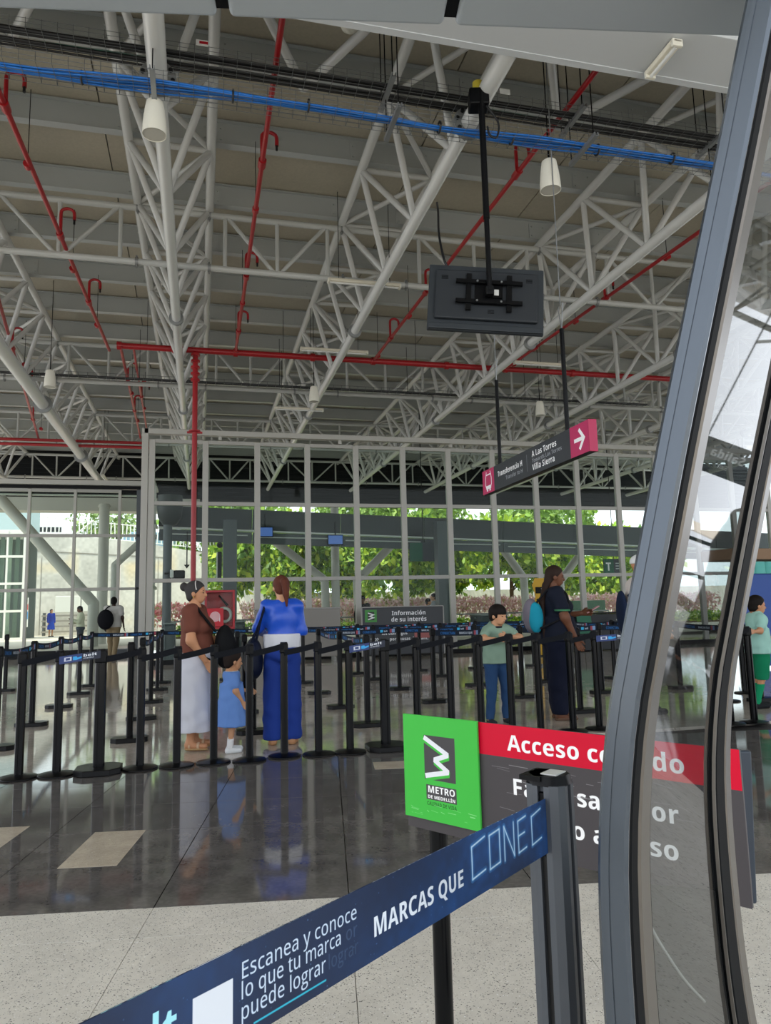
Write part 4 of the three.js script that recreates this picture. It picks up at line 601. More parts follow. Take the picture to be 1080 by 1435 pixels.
// woman in blue, from behind
person({ label: 'woman in a shiny royal blue outfit with a ponytail, seen from behind', at: [0.77, 0, -7.14], yaw: AWAY + 0.12, h: 1.57, skin: SK.light, shoulder: 0.152, wide: 1.0, headPitch: 0.22, headYaw: 0.25, hairColor: 0x5a3023,
  j: { eL: [0.25, 1.17, 0.06], wL: [0.2, 1.1, 0.28], eR: [-0.2, 1.13, 0.03], wR: [-0.12, 1.06, 0.24], kL: [0.1, 0.48, 0], kR: [-0.1, 0.48, 0.02], tL: [-0.5, 0.8, 0.2], tR: [0.5, 0.8, 0.2], fL: 0.15, fR: -0.25 },
  hair: { list: [...capHair().list, cap([0, 0.17, -0.1], [0.0, 0.13, -0.15], 0.03, 0.035), cap([0, 0.13, -0.15], [-0.01, 0.0, -0.155], 0.034, 0.03), cap([-0.01, 0.0, -0.155], [-0.015, -0.12, -0.135], 0.03, 0.01)], cut: (x, y, z) => z < -0.09 ? -1 : 0.75 * z - 0.66 * (y - 0.13) - 0.035 },
  clothes: [{ name: 'blouse', mat: std(0x1a4fc0, 0.33, 0, { sheen: 0.4, sheenColor: sc(0x6f9bf0) }), on: ['torso', 'upL', 'upR', 'foreL', 'foreR'], inflate: 0.017, cut: (x, y, z) => Math.max(1.08 - y, z - 0.27) },
    { name: 'waistband', mat: cloth(0xd5d6dc), extra: [cone(0.97, 1.1, 0.185, 0.185, 0, 0, 0, 0, 0.82)], inflate: 0.006 },
    { name: 'trousers', mat: cloth(0x243f92, 0.8), extra: [ell([0, 0.92, -0.015], [0.185, 0.13, 0.145]), cap([0.09, 0.86, 0], [0.1, 0.1, -0.01], 0.098, 0.098), cap([-0.09, 0.86, 0], [-0.1, 0.1, 0.01], 0.098, 0.098)], inflate: 0.0, k: 0.02, cut: (x, y, z) => Math.max(0.05 - y, y - 0.99) },
    { ...shoeSet(cloth(0xb98a63, 0.6)) }] });
// boy leaning on the belt
person({ label: 'dark-haired boy in a sage green shirt and jeans, arms folded on the belt', at: [3.1, 0, -7.5], yaw: FACE + 0.3, h: 1.27, headScale: 1.22, skin: SK.light, shoulder: 0.155, handScale: 0.95, headYaw: 0.55, headPitch: 0.12, hairColor: 0x17110e,
  j: { sL: [0.155, 1.31, 0.05], sR: [-0.155, 1.31, 0.05], neck: [0, 1.39, 0.08], eL: [0.27, 1.2, 0.24], wL: [0.02, 1.23, 0.33], eR: [-0.29, 1.2, 0.22], wR: [-0.05, 1.18, 0.3], tL: [0, 1, 0.2], tR: [0, 1, 0.2], curl: 0.3, kL: [0.12, 0.48, 0.02], kR: [-0.1, 0.48, 0.02], aL: [0.13, 0.08, -0.02], aR: [-0.13, 0.08, -0.02] },
  hair: { list: [ell([0, 0.145, -0.008], [0.093, 0.098, 0.11]), ell([0, 0.085, -0.05], [0.08, 0.06, 0.06])], cut: (x, y, z) => Math.max(0.035 - y, z > 0.035 ? 0.122 - y : -1) },
  clothes: [{ name: 'shirt', mat: cloth(0x86a08e), on: ['torso', 'slvL', 'slvR'], extra: [cone(0.84, 1.1, 0.19, 0.165, 0, 0, 0, 0, 0.75)], inflate: 0.02, cut: (x, y, z) => Math.max(0.84 - y, Math.hypot(x, z - 0.05) < 0.075 ? y - 1.36 : -1) }, { name: 'collar', mat: cloth(0x2a2d33), extra: [ell([0, 1.352, 0.06], [0.082, 0.016, 0.08])], inflate: 0.004 },
    { name: 'jeans', mat: cloth(0x2c4a72), on: ['thighL', 'thighR', 'shinL', 'shinR'], extra: [ell([0, 0.92, -0.01], [0.17, 0.1, 0.12])], inflate: 0.022, k: 0.02, cut: (x, y, z) => Math.max(0.06 - y, y - 0.95) }, shoeSet(cloth(0x30343a))] });
// woman in navy looking at her phone
person({ label: 'woman in a navy polo and navy trousers with a long braid, holding a phone', at: [3.82, 0, -7.5], yaw: RIGHT - 0.05, h: 1.66, skin: SK.brown, wide: 1.24, bust: true, armw: 1.2, shoulder: 0.18, headPitch: 0.1, hairColor: 0x2c1e18,
  j: { eR: [-0.25, 1.12, 0.06], wR: [-0.22, 0.88, 0.17], eL: [0.25, 1.13, 0.08], wL: [0.12, 1.16, 0.32], tL: [-0.4, 1, 0.3], tR: [0.2, 0.3, 1], fR: 0.1, curl: 0.5 },
  hair: { list: [ell([0, 0.138, -0.01], [0.088, 0.1, 0.104]), ell([0, 0.05, -0.07], [0.07, 0.1, 0.05]), cap([-0.02, 0.0, -0.1], [-0.08, -0.2, -0.14], 0.042, 0.032), cap([-0.08, -0.2, -0.14], [-0.13, -0.42, -0.13], 0.032, 0.024), cap([-0.13, -0.42, -0.13], [-0.15, -0.6, -0.1], 0.024, 0.012)], cut: (x, y, z) => z < -0.06 ? -1 : 0.75 * z - 0.66 * (y - 0.13) - 0.03 },
  clothes: [{ name: 'polo_shirt', mat: cloth(0x161b29), on: ['torso', 'slvL', 'slvR'], extra: [cone(0.86, 1.1, 0.23, 0.2, 0, 0.01, 0, 0.01, 0.85)], inflate: 0.022, cut: (x, y, z) => Math.max(0.86 - y, Math.hypot(x, z) < 0.08 ? y - 1.45 : -1) },
    { name: 'sleeve_trim', mat: cloth(0x3f7a55), on: ['upL', 'upR'], inflate: 0.03, cut: (x, y, z) => Math.abs(y - 1.2) - 0.011, cell: 0.008 }, { name: 'collar', mat: cloth(0xa9ac9d), extra: [ell([0, 1.437, 0], [0.078, 0.012, 0.074])], inflate: 0.004 },
    { name: 'trousers', mat: cloth(0x12172a), on: ['torso'], extra: [ell([0, 0.9, -0.01], [0.205, 0.13, 0.17]), cap([0.1, 0.84, 0], [0.095, 0.12, 0], 0.125, 0.085), cap([-0.1, 0.84, 0.0], [-0.095, 0.12, -0.02], 0.125, 0.085)], inflate: 0.012, k: 0.03, cut: (x, y, z) => Math.max(0.07 - y, y - 0.98) },
    { name: 'sandals', mat: cloth(0x6b5345), on: ['footL', 'footR'], inflate: 0.012, cut: (x, y, z) => Math.max(y - 0.03, 0.001 - y), cell: 0.009 }] });
// man in white, mostly behind the cabin door
person({ label: 'person in a loose white shirt and cap, half hidden by the cabin door', at: [4.90, 0, -7.50], yaw: RIGHT, h: 1.77, skin: SK.tan, wide: 1.15, headPitch: 0.1, noFace: false, hairColor: 0xdadad8,
  j: { eR: [-0.24, 1.12, 0.03], wR: [-0.2, 0.92, 0.15] }, hair: { list: [ell([0, 0.15, -0.005], [0.092, 0.092, 0.11])], cut: (x, y, z) => 0.128 - y },
  clothes: [{ name: 'shirt', mat: cloth(0xd9cfc8), on: ['torso', 'upL', 'upR', 'foreL', 'foreR'], extra: [cone(0.8, 1.15, 0.21, 0.19, 0, 0, 0, 0, 0.85)], inflate: 0.03, cut: (x, y, z) => Math.max(0.8 - y, Math.hypot(x, z) < 0.08 ? y - 1.46 : -1) }, { name: 'trousers', mat: cloth(0x2a3140), on: ['thighL', 'thighR', 'shinL', 'shinR'], extra: [ell([0, 0.9, 0], [0.18, 0.12, 0.14])], inflate: 0.025, cut: (x, y, z) => Math.max(0.06 - y, y - 0.95) }, shoeSet(cloth(0x222222))] });
// boy at the right edge
person({ label: 'boy in a mint green football shirt and green shorts at the right edge', at: [6.32, 0, -7.38], yaw: RIGHT + 0.1, h: 1.31, headScale: 1.2, skin: SK.tan, shoulder: 0.155, headYaw: -0.1, headPitch: 0.05, hairColor: 0x16100d,
  j: { neck: [0, 1.39, 0.03], sL: [0.155, 1.31, 0], sR: [-0.155, 1.31, 0], eR: [-0.24, 1.14, -0.1], wR: [-0.34, 1.14, -0.26], eL: [0.2, 1.05, 0.12], wL: [0.1, 1.02, 0.3], kR: [-0.1, 0.47, -0.04], aR: [-0.1, 0.09, -0.16], tR: [0.2, 1, 0] },
  hair: capHair(0.03, 1.03),
  clothes: [{ name: 'shirt', mat: cloth(0x9cc9bd), on: ['torso', 'slvL', 'slvR'], extra: [cone(0.82, 1.15, 0.2, 0.17, 0, 0, 0, 0, 0.8)], inflate: 0.024, cut: (x, y, z) => Math.max(0.8 - y, Math.hypot(x, z) < 0.08 ? y - 1.37 : -1) }, { name: 'shirt_trim', mat: cloth(0x24413c), extra: [ell([0, 1.365, 0.015], [0.08, 0.014, 0.075])], inflate: 0.005 },
    { name: 'shorts', mat: cloth(0x0f7a54), on: ['thighL', 'thighR'], extra: [ell([0, 0.9, 0], [0.17, 0.11, 0.13])], inflate: 0.035, cut: (x, y, z) => Math.max(0.42 - y, y - 0.95) }, { name: 'socks', mat: cloth(0x138a5e), on: ['shinL', 'shinR'], inflate: 0.01, cut: (x, y, z) => y - 0.36 }, shoeSet(cloth(0x1d2023), ['footL', 'footR'], 0.014)] });
// man walking out, with the round bag
person({ label: 'man in a pale grey shirt and khaki trousers walking away toward the left glass wall', at: [-2.46, 0, -23.4], yaw: AWAY + 0.1, h: 1.8, skin: SK.deep, cell: 0.02, shoulder: 0.185, hairColor: 0x131010,
  j: { eR: [-0.26, 1.12, -0.05], wR: [-0.28, 0.86, 0.02], kL: [0.1, 0.48, 0.12], aL: [0.1, 0.08, 0.12], kR: [-0.09, 0.48, -0.02], aR: [-0.09, 0.13, -0.2] }, hair: capHair(0.04), noFace: true,
  clothes: [{ name: 'shirt', mat: cloth(0xb9b7b2), on: ['torso', 'slvL', 'slvR'], extra: [cone(0.86, 1.2, 0.19, 0.18, 0, 0, 0, 0, 0.75)], inflate: 0.03, cut: (x, y, z) => Math.max(0.86 - y, Math.hypot(x, z) < 0.08 ? y - 1.45 : -1) }, { name: 'trousers', mat: cloth(0x87775c), on: ['thighL', 'thighR', 'shinL', 'shinR'], extra: [ell([0, 0.9, 0], [0.17, 0.1, 0.13])], inflate: 0.025, cut: (x, y, z) => Math.max(0.08 - y, y - 0.95) }, shoeSet(cloth(0x1a1a1c), ['footL', 'footR'], 0.014, (x, y, z) => y - 0.17)] });
const smallClothes = (top, bottom, skirt) => [{ name: 'top', mat: cloth(top), on: ['torso', 'upL', 'upR', 'foreL', 'foreR'], inflate: 0.03, cut: (x, y, z) => Math.max(0.86 - y, Math.hypot(x, z) < 0.08 ? y - 1.45 : -1) }, skirt ? { name: 'skirt', mat: cloth(bottom), extra: [cone(0.45, 1.0, 0.24, 0.16, 0, 0, 0, 0, 0.8)], inflate: 0.005 } : { name: 'trousers', mat: cloth(bottom), on: ['thighL', 'thighR', 'shinL', 'shinR'], extra: [ell([0, 0.9, 0], [0.17, 0.1, 0.13])], inflate: 0.03, cut: (x, y, z) => Math.max(0.08 - y, y - 0.95) }, shoeSet(cloth(0x2b2b2b))];
person({ label: 'distant woman in a blue dress crossing the sunny plaza', at: [-8.17, 0.17, -45.8], yaw: RIGHT - 0.6, h: 1.56, cell: 0.03, skin: SK.tan, hair: { list: [...capHair().list, cap([0, 0.1, -0.09], [0, -0.1, -0.12], 0.05, 0.03)], cut: (x, y, z) => z < -0.08 ? -1 : 0.75 * z - 0.66 * (y - 0.13) - 0.03 }, noFace: true, clothes: smallClothes(0x2b3fa0, 0x2a4bb8, true) });
person({ label: 'distant person in a cream jacket looking at a phone beyond the left glass', at: [-4.02, 0, -27.9], yaw: LEFT + 0.5, h: 1.62, cell: 0.024, skin: SK.brown, headPitch: 0.3, j: { eL: [0.23, 1.12, 0.08], wL: [0.1, 1.2, 0.3], eR: [-0.23, 1.12, 0.06], wR: [-0.14, 1.08, 0.26] }, hair: capHair(0.035), noFace: true, clothes: smallClothes(0xc9c6ae, 0x2b3340, false) });
person({ label: 'distant person in a dark cap behind the left end of the information board', at: [4.95, 0, -22.6], yaw: FACE, h: 1.68, cell: 0.025, skin: SK.brown, hair: { list: [ell([0, 0.15, 0], [0.09, 0.09, 0.11])], cut: (x, y, z) => 0.12 - y }, noFace: true, clothes: smallClothes(0x2e2a2c, 0x22242a, false) });
person({ label: 'distant dark-haired person seen over the right end of the information board', at: [7.0, 0, -22.3], yaw: RIGHT, h: 1.55, cell: 0.025, skin: SK.tan, hair: capHair(0.04), noFace: true, clothes: smallClothes(0x3a3d44, 0x22242a, false) });
person({ label: 'distant taller person beside the grey pillar behind the information board', at: [7.45, 0, -23.1], yaw: LEFT, h: 1.72, cell: 0.025, skin: SK.light, hair: capHair(0.04), noFace: true, clothes: smallClothes(0x9a9ca0, 0x22242a, false) });

// ---------------------------------------------------------------- bags and a phone
function place(p, yaw, l) { const c = Math.cos(yaw), s = Math.sin(yaw); return [p[0] + l[0] * c + l[2] * s, l[1], p[2] - l[0] * s + l[2] * c]; }
{
  const bw = [-0.03, 0, -7.17], t = thing('backpack', 'black backpack worn on the front of the woman in brown', 'bag', place(bw, RIGHT, [0.02, 0.92, 0.27]), RIGHT);
  add(t, 'body', net(union([ell([0, 0.0, 0], [0.15, 0.2, 0.09]), ell([0, -0.05, 0.05], [0.12, 0.13, 0.06])], 0.05), 0.014), cloth(0x121315));
  add(t, 'front_pocket', net(union([ell([0, -0.08, 0.085], [0.1, 0.08, 0.035])], 0.02), 0.012), cloth(0x1a1b1f)); add(t, 'strap', path([[-0.14, 0.14, -0.05], [-0.17, 0.3, -0.17], [-0.16, 0.385, -0.25], [-0.18, 0.28, -0.31], [-0.2, 0.1, -0.28], [-0.19, -0.05, -0.2], [-0.15, -0.12, -0.08]], 0.013, 40, 6), cloth(0x0d0d0f));
  const u = thing('tote_bag', 'dark navy shoulder bag on the left side of the woman in blue', 'bag', place([0.77, 0, -7.14], AWAY + 0.12, [0.27, 0.82, 0.02]), AWAY + 0.2);
  add(u, 'body', net(union([ell([0, 0, 0], [0.085, 0.17, 0.2]), ell([0, -0.1, 0], [0.08, 0.12, 0.21])], 0.06), 0.016), cloth(0x10182e, 0.6));
  for (const s of [-1, 1]) add(u, 'strap', path([[0.02 * s, 0.12, -0.1], [-0.07, 0.35, -0.12 + 0.01 * s], [-0.115, 0.5, -0.06], [-0.09, 0.4, 0.06], [0.02 * s, 0.12, 0.1]], 0.012, 30, 6), cloth(0x0e1528));
  const v = thing('backpack', 'small backpack with a turquoise side pocket on the woman in navy', 'bag', place([3.82, 0, -7.5], RIGHT - 0.05, [-0.04, 1.12, -0.27]), RIGHT);
  add(v, 'body', net(union([ell([0, 0, 0], [0.14, 0.19, 0.09])], 0.05), 0.013), cloth(0x76717c)); add(v, 'side_pocket', net(union([ell([-0.1, -0.02, 0.03], [0.06, 0.17, 0.08])], 0.05), 0.012), cloth(0x1c8fa8)); add(v, 'strap', path([[-0.13, 0.14, 0.04], [-0.13, 0.27, 0.16], [-0.13, 0.3, 0.27], [-0.16, 0.2, 0.37], [-0.2, 0.0, 0.33], [-0.16, -0.14, 0.06]], 0.013, 30, 6), cloth(0x16171b));
  const nb = thing('backpack', 'navy backpack on the back of the person in white by the door', 'bag', place([4.90, 0, -7.50], RIGHT, [0, 1.13, -0.225]), RIGHT); add(nb, 'body', net(union([ell([0, 0, 0], [0.15, 0.25, 0.05])], 0.05), 0.014), cloth(0x1b2740)); add(nb, 'strap', path([[-0.12, 0.18, 0.04], [-0.13, 0.29, 0.16], [-0.13, 0.31, 0.27], [-0.16, 0.2, 0.4], [-0.2, 0.0, 0.36], [-0.16, -0.14, 0.06]], 0.013, 30, 6), cloth(0x141c2e));
  const b = thing('round_bag', 'round black bag slung on the back of the walking man', 'bag', place([-2.46, 0, -23.4], AWAY + 0.1, [0.16, 1.14, -0.26]), AWAY);
  add(b, 'body', net(union([ell([0, 0, 0], [0.24, 0.3, 0.13])], 0.05), 0.03), cloth(0x0b0c12)); add(b, 'strap', path([[0.05, 0.25, 0.0], [-0.02, 0.36, 0.1], [-0.05, 0.38, 0.22], [-0.1, 0.2, 0.4]], 0.02, 20, 6), cloth(0x0b0c12));
  const p = thing('phone', 'pale pink phone in the raised hand of the woman in navy', 'phone', place([3.82, 0, -7.5], RIGHT - 0.05, [0.1, 1.17, 0.43]), RIGHT); box(p, 'case', 0.075, 0.012, 0.16, std(0xb98a8e, 0.4), [0, 0, 0], [-0.5, 0, 0], 0.004); box(p, 'screen', 0.066, 0.002, 0.148, M.black_gloss, [0, 0.0062, 0.003], [-0.5, 0, 0]);
}
// ---------------------------------------------------------------- boards, counter and props by the glass wall
{
  const t = thing('information_board', 'dark information board with green logo reading Información de su interés', 'sign', [5.15, 0, -18.6]);
  const tex = canvasTex(1024, 560, (g, w, h) => { g.fillStyle = '#33363a'; g.fillRect(0, 0, w, h); g.fillStyle = '#3f8f3c'; g.fillRect(24, 20, 150, 150); g.fillStyle = '#1d2022'; g.fillRect(58, 46, 84, 100); g.strokeStyle = '#e9ece9'; g.lineWidth = 15; g.beginPath(); g.moveTo(62, 58); g.lineTo(132, 80); g.lineTo(84, 98); g.lineTo(132, 116); g.lineTo(62, 138); g.stroke();
    g.fillStyle = '#e9ecee'; g.textAlign = 'center'; g.font = 'bold 74px sans-serif'; g.fillText('Información', 585, 92); g.fillText('de su interés', 585, 170);
    g.font = 'bold 52px sans-serif'; g.textAlign = 'left'; g.fillText('los domingos', 230, 330); g.fillText('9:00', 90, 400); g.fillText('por causas de mant.', 330, 400); g.fillText('Línea M', 830, 270); g.fillText('del Cable', 640, 290); g.fillStyle = '#7d3f46'; g.fillRect(250, 210, 220, 80); g.fillStyle = '#4d7cb0'; g.fillRect(300, 220, 120, 60); g.fillStyle = '#a05a56'; g.fillRect(650, 300, 260, 80); });
  box(t, 'panel', 2.2, 1.22, 0.05, M.fascia, [0, 0.68, -0.03], [0, 0, 0], 0.02); add(t, 'printed_face', new THREE.PlaneGeometry(2.14, 1.17), new THREE.MeshPhysicalMaterial({ map: tex, roughness: 0.45 }), [0, 0.69, -0.0035]); for (const s of [-1, 1]) { box(t, 'frame_side', 0.03, 1.24, 0.06, M.boardframe, [s * 1.1, 0.68, -0.03]); box(t, 'foot', 0.06, 0.06, 0.4, M.boardframe, [s * 0.9, 0.03, -0.03]); } box(t, 'frame_top', 2.2, 0.025, 0.06, M.boardframe, [0, 1.3, -0.03]);
  const u = thing('blank_board', 'plain grey board with rounded corners behind the woman in blue', 'board', [2.4, 0, -18.55]); box(u, 'panel', 2.15, 1.2, 0.05, M.greyboard, [0, 0.7, 0], [0, 0, 0], 0.024); box(u, 'frame_top', 2.2, 0.03, 0.07, M.boardframe, [0, 1.31, 0]); for (const s of [-1, 1]) box(u, 'foot', 0.06, 0.1, 0.4, M.boardframe, [s * 0.9, 0.05, 0]);
  const c = thing('counter', 'long dark counter by the glass wall behind the woman in navy', 'counter', [11.0, 0, -18.3]); box(c, 'front_panel', 3.6, 0.95, 0.05, std(0x1b2126, 0.5), [0, 0.5, 0.2], [0, 0, 0], 0.01); box(c, 'top', 3.7, 0.04, 0.6, M.black, [0, 1.0, 0], [0, 0, 0], 0.01); for (const s of [-1, 1]) box(c, 'side_panel', 0.04, 0.95, 0.5, M.black, [s * 1.78, 0.5, 0]);
  const g1 = thing('green_card', 'green card standing in front of the dark counter', 'sign', [9.95, 0, -17.9]); box(g1, 'panel', 0.42, 0.55, 0.02, std(0x0f6b4c, 0.5), [0, 0.75, 0], [-0.1, 0, 0.05], 0.004); tube(g1, 'stand', [0, 0, -0.05], [0, 0.55, -0.02], 0.015, M.black); box(g1, 'white_sticker', 0.22, 0.2, 0.004, M.offwhite, [-0.14, 0.6, 0.018], [-0.1, 0, 0.1]); add(g1, 'base', G_round, M.base);
  const w1 = thing('white_card', 'tilted white card on a thin stand before the dark counter', 'sign', [10.9, 0, -17.7]); box(w1, 'card', 0.2, 0.15, 0.01, M.offwhite, [0, 0.82, 0], [0, 0, 0.6], 0.003); tube(w1, 'stand', [-0.06, 0, 0], [-0.06, 0.78, 0], 0.012, M.black); add(w1, 'base', G_round, M.base, [-0.06, 0, 0]);
  const y = thing('banner', 'tall yellow cut-out banner with a black band behind the woman in navy', 'banner', [8.28, 0, -17]); const ys = new THREE.Shape(); [[-0.2, 0], [0.2, 0], [0.17, 0.5], [0.2, 1.1], [0.13, 1.5], [0.2, 1.75], [0.14, 1.92], [-0.14, 1.92], [-0.22, 1.75], [-0.14, 1.5], [-0.2, 1.1]].forEach(([a, b], i) => i ? ys.lineTo(a, b) : ys.moveTo(a, b)); add(y, 'panel', new THREE.ExtrudeGeometry(ys, { depth: 0.02, bevelEnabled: false }), std(0xd0a32c, 0.6)); box(y, 'black_band', 0.32, 0.16, 0.03, M.black, [0.02, 1.62, 0.02], [0, 0, 0], 0.01); box(y, 'lettering', 0.1, 0.1, 0.004, M.offwhite, [0.06, 1.62, 0.037]); box(y, 'strap', 0.3, 0.05, 0.012, M.black, [0, 1.3, 0.022], [0, 0, -0.7]); box(y, 'foot', 0.3, 0.03, 0.3, M.black, [0, 0.015, 0]);
  const k = thing('booth', 'blue tarpaulin booth with a teal valance behind the boy in mint', 'booth', [10.9, 0, -11.6], 0.1); box(k, 'tarpaulin', 3.0, 1.7, 0.03, std(0x2a4f9a, 0.6), [0, 0.9, 0], [0, 0, 0], 0.005); for (let i = 0; i < 12; i++) add(k, 'pleat', UC, std(0x5fb7ae, 0.7), [-1.4 + i * 0.255, 1.83, 0.03]).scale.set(0.13, 0.22, 0.05); box(k, 'roof_board', 3.1, 0.2, 0.8, std(0x8a6d52, 0.7), [0, 2.08, -0.3], [0, 0, 0], 0.01); for (const s of [-1, 1]) tube(k, 'fold', [s * 0.6 - 1.0, 0.3, 0.02], [s * 0.3 - 0.8, 1.7, 0.02], 0.012, std(0x7d9ad4, 0.5)); for (const s of [-1, 1]) tube(k, 'pole', [s * 1.5, 0, 0], [s * 1.5, 2.0, 0], 0.025, M.galv);
  for (const [x, l, d] of [[-0.75, 'grey turnstile post behind the glass left of the hose cabinet', 0], [1.1, 'grey turnstile post behind the glass right of the hose cabinet', 1], [8.2, 'small grey turnstile behind the glass beside the boy in green', 2], [8.9, 'second small grey turnstile behind the glass near the yellow banner', 3]]) { const q = thing('turnstile', l, 'turnstile', [x, 0, -21 - (d % 2) * 0.3]); box(q, 'body', 0.28, 0.98, 0.9, M.colgrey, [0, 0.49, 0], [0, 0, 0], 0.03); box(q, 'top', 0.3, 0.04, 0.94, M.galv, [0, 1.0, 0], [0, 0, 0], 0.01); for (let i = 0; i < 3; i++) tube(q, 'arm', [0.14, 0.8, 0], [0.14 + 0.4 * Math.cos(i * 2.1 + 0.5), 0.8 + 0.25 * Math.sin(i * 2.1 + 0.5), 0.1], 0.018, M.galv); }
}
// ---------------------------------------------------------------- platform beyond the front glass: fascia, pillars, struts
{
  const f = struct('trim_2', 'dark signboard fascia hung beyond the front glass wall');
  const yaw = 0.0; for (let i = 0; i < 9; i++) { const x = 0.2 + i * 2.9, h = 4.66 - 0.037 * (x + 1.2); box(f, 'fascia_panel', 2.88, 0.66, 0.12, M.fascia, [x, h - 0.33, -24], [0, 0, -0.037], 0.006); box(f, 'soffit_channel', 2.9, 0.05, 0.18, M.offwhite, [x, h - 0.7, -23.95], [0, 0, -0.037]); box(f, 'soffit_panel', 2.88, 0.36, 0.1, M.fascia2, [x, h - 0.92, -24.02], [0, 0, -0.037], 0.006); tube(f, 'conduit', [x - 1.3, h - 0.85, -23.9], [x + 1.3, h - 0.9, -23.9], 0.02, M.offwhite); }
  const dk = thing('duct_cover', 'dark curved duct cover behind the top left corner of the front glass wall', 'duct', [-0.85, 4.2, -22.2]); add(dk, 'shell', new THREE.LatheGeometry([[0.02, -0.4], [0.2, -0.36], [0.33, -0.16], [0.37, 0.15], [0.35, 0.5]].map(p => new THREE.Vector2(...p)), 20), std(0x2b302e, 0.5)); tube(dk, 'support', [-0.05, -4.2, 0], [-0.05, -0.3, 0], 0.13, M.colgrey);
  for (const [x, l, wd] of [[0.88, 'dark grey pillar behind the fire hose cabinet', 0.4], [7.6, 'dark grey pillar right of the information board', 0.52]]) { const p = thing('pillar', l, 'pillar', [x, 0, -22.4]); box(p, 'shaft', wd, 4.0, 0.4, M.colgrey, [0, 2.0, 0], [0, 0, 0], 0.01); box(p, 'base_plate', wd + 0.1, 0.03, 0.5, M.fascia2, [0, 0.015, 0]); }
  const S = [[2.2, 4.7, 5.0, 2.5, 1, 'left leg of the forked white strut seen behind the woman in blue'], [5.45, 5.6, 5.45, 0, 0, 'upright white column behind the forked strut above the blue board'], [8.1, 4.15, 6.35, 2.45, 1, 'right leg of the forked white strut beside the information board'], [12.5, 4.3, 13.85, 2.5, 1, 'left leg of the white strut behind the woman in navy'], [17.1, 4.0, 15.6, 2.3, 1, 'right leg of the white strut behind the woman in navy']];
  for (const [x0, y0, x1, y1, k, l] of S) { const p = thing('strut', l, 'strut', [x1, 0, -30]); tube(p, 'leg', [x0 - x1, y0, 0], [0, y1, 0], 0.17, M.strut, UC16); if (k) { add(p, 'knee', new THREE.SphereGeometry(0.17, 16, 12), M.strut, [0, y1, 0]); tube(p, 'lower_leg', [0, y1, 0], [0.06, 0, 0], 0.17, M.strut, UC16); } }
  for (const [x, y, l] of [[2.05, 3.82, 'small lit screen hung under the dark fascia, the left one'], [4.35, 3.56, 'small lit blue screen hung under the dark fascia, the right one']]) { const p = thing('screen', l, 'screen', [x, y, -23.86]); box(p, 'case', 0.52, 0.34, 0.06, M.black, [0, 0, 0], [0, 0, 0], 0.01); box(p, 'display', 0.47, 0.28, 0.01, std(0x2b3f6a, 0.3, 0, { emissive: sc(0x4668b0), emissiveIntensity: 0.3 }), [0, 0, 0.03]); tube(p, 'drop_pole', [0, 0.17, 0], [0, 0.6, 0], 0.02, M.black); }
  for (const [x, y, z, l, txt] of [[15.7, 2.7, -26, 'green hanging sign with a white T, right of the woman in navy', 'T'], [7.0, 3.1, -23.3, 'green hanging sign beside the grey pillar', '']]) { const p = thing('platform_sign', l, 'sign', [x, y, z]); box(p, 'case', 0.95, 0.62, 0.06, std(0x2c3236, 0.5), [0.2, 0, 0], [0, 0, 0], 0.006); const tx = canvasTex(256, 160, (g, w, h) => { g.fillStyle = '#3a4045'; g.fillRect(0, 0, w, h); g.fillStyle = '#0f5d42'; g.fillRect(0, 0, 118, h); g.fillStyle = '#fff'; g.font = 'bold 120px sans-serif'; g.fillText(txt, 22, 122); g.fillStyle = '#c3c7ca'; if (txt) for (let i = 0; i < 3; i++) g.fillRect(140, 40 + i * 28, 90, 10); }); add(p, 'printed_face', new THREE.PlaneGeometry(0.94, 0.6), new THREE.MeshPhysicalMaterial({ map: tx, roughness: 0.5 }), [0.2, 0, 0.0315]); tube(p, 'drop_pole', [0.2, 0.31, 0], [0.2, 8.8 - y, 0], 0.015, M.black); }
  const cam = thing('camera_pod', 'black camera pod on the pillar left of the red riser, beyond the glass', 'camera', [-0.74, 2.38, -22.05]); box(cam, 'body', 0.3, 0.24, 0.3, M.black, [0.16, 0, 0], [0, 0.4, 0], 0.04); box(cam, 'bracket', 0.3, 0.06, 0.1, M.black, [-0.08, 0.03, 0]); box(cam, 'white_plate', 0.1, 0.22, 0.2, M.offwhite, [-0.02, 0.02, 0.1], [0, 0, 0], 0.01);
  const hk = thing('hanging_hook', 'thin dark rod with a cone tip hanging beyond the glass left of the riser', 'rod', [-0.38, 2.72, -23.9]); tube(hk, 'rod', [0, 0.05, 0], [0, 1.1, 0], 0.02, M.bolt); add(hk, 'tip', new THREE.ConeGeometry(0.09, 0.12, 12), M.bolt, [0, 0, 0], [Math.PI, 0, 0]);
  const sp = thing('loudspeaker', 'slim black column speaker on the dark pillar behind the hose cabinet', 'speaker', [0.58, 2.25, -22.3]); box(sp, 'body', 0.12, 0.8, 0.14, M.black, [0, 0.4, 0], [0, 0, 0], 0.02); box(sp, 'light_edge', 0.03, 0.78, 0.1, M.offwhite, [-0.075, 0.4, 0], [0, 0, 0], 0.008); add(sp, 'camera_ball', new THREE.SphereGeometry(0.09, 14, 10), M.black, [0, 1.0, 0.02]);
}
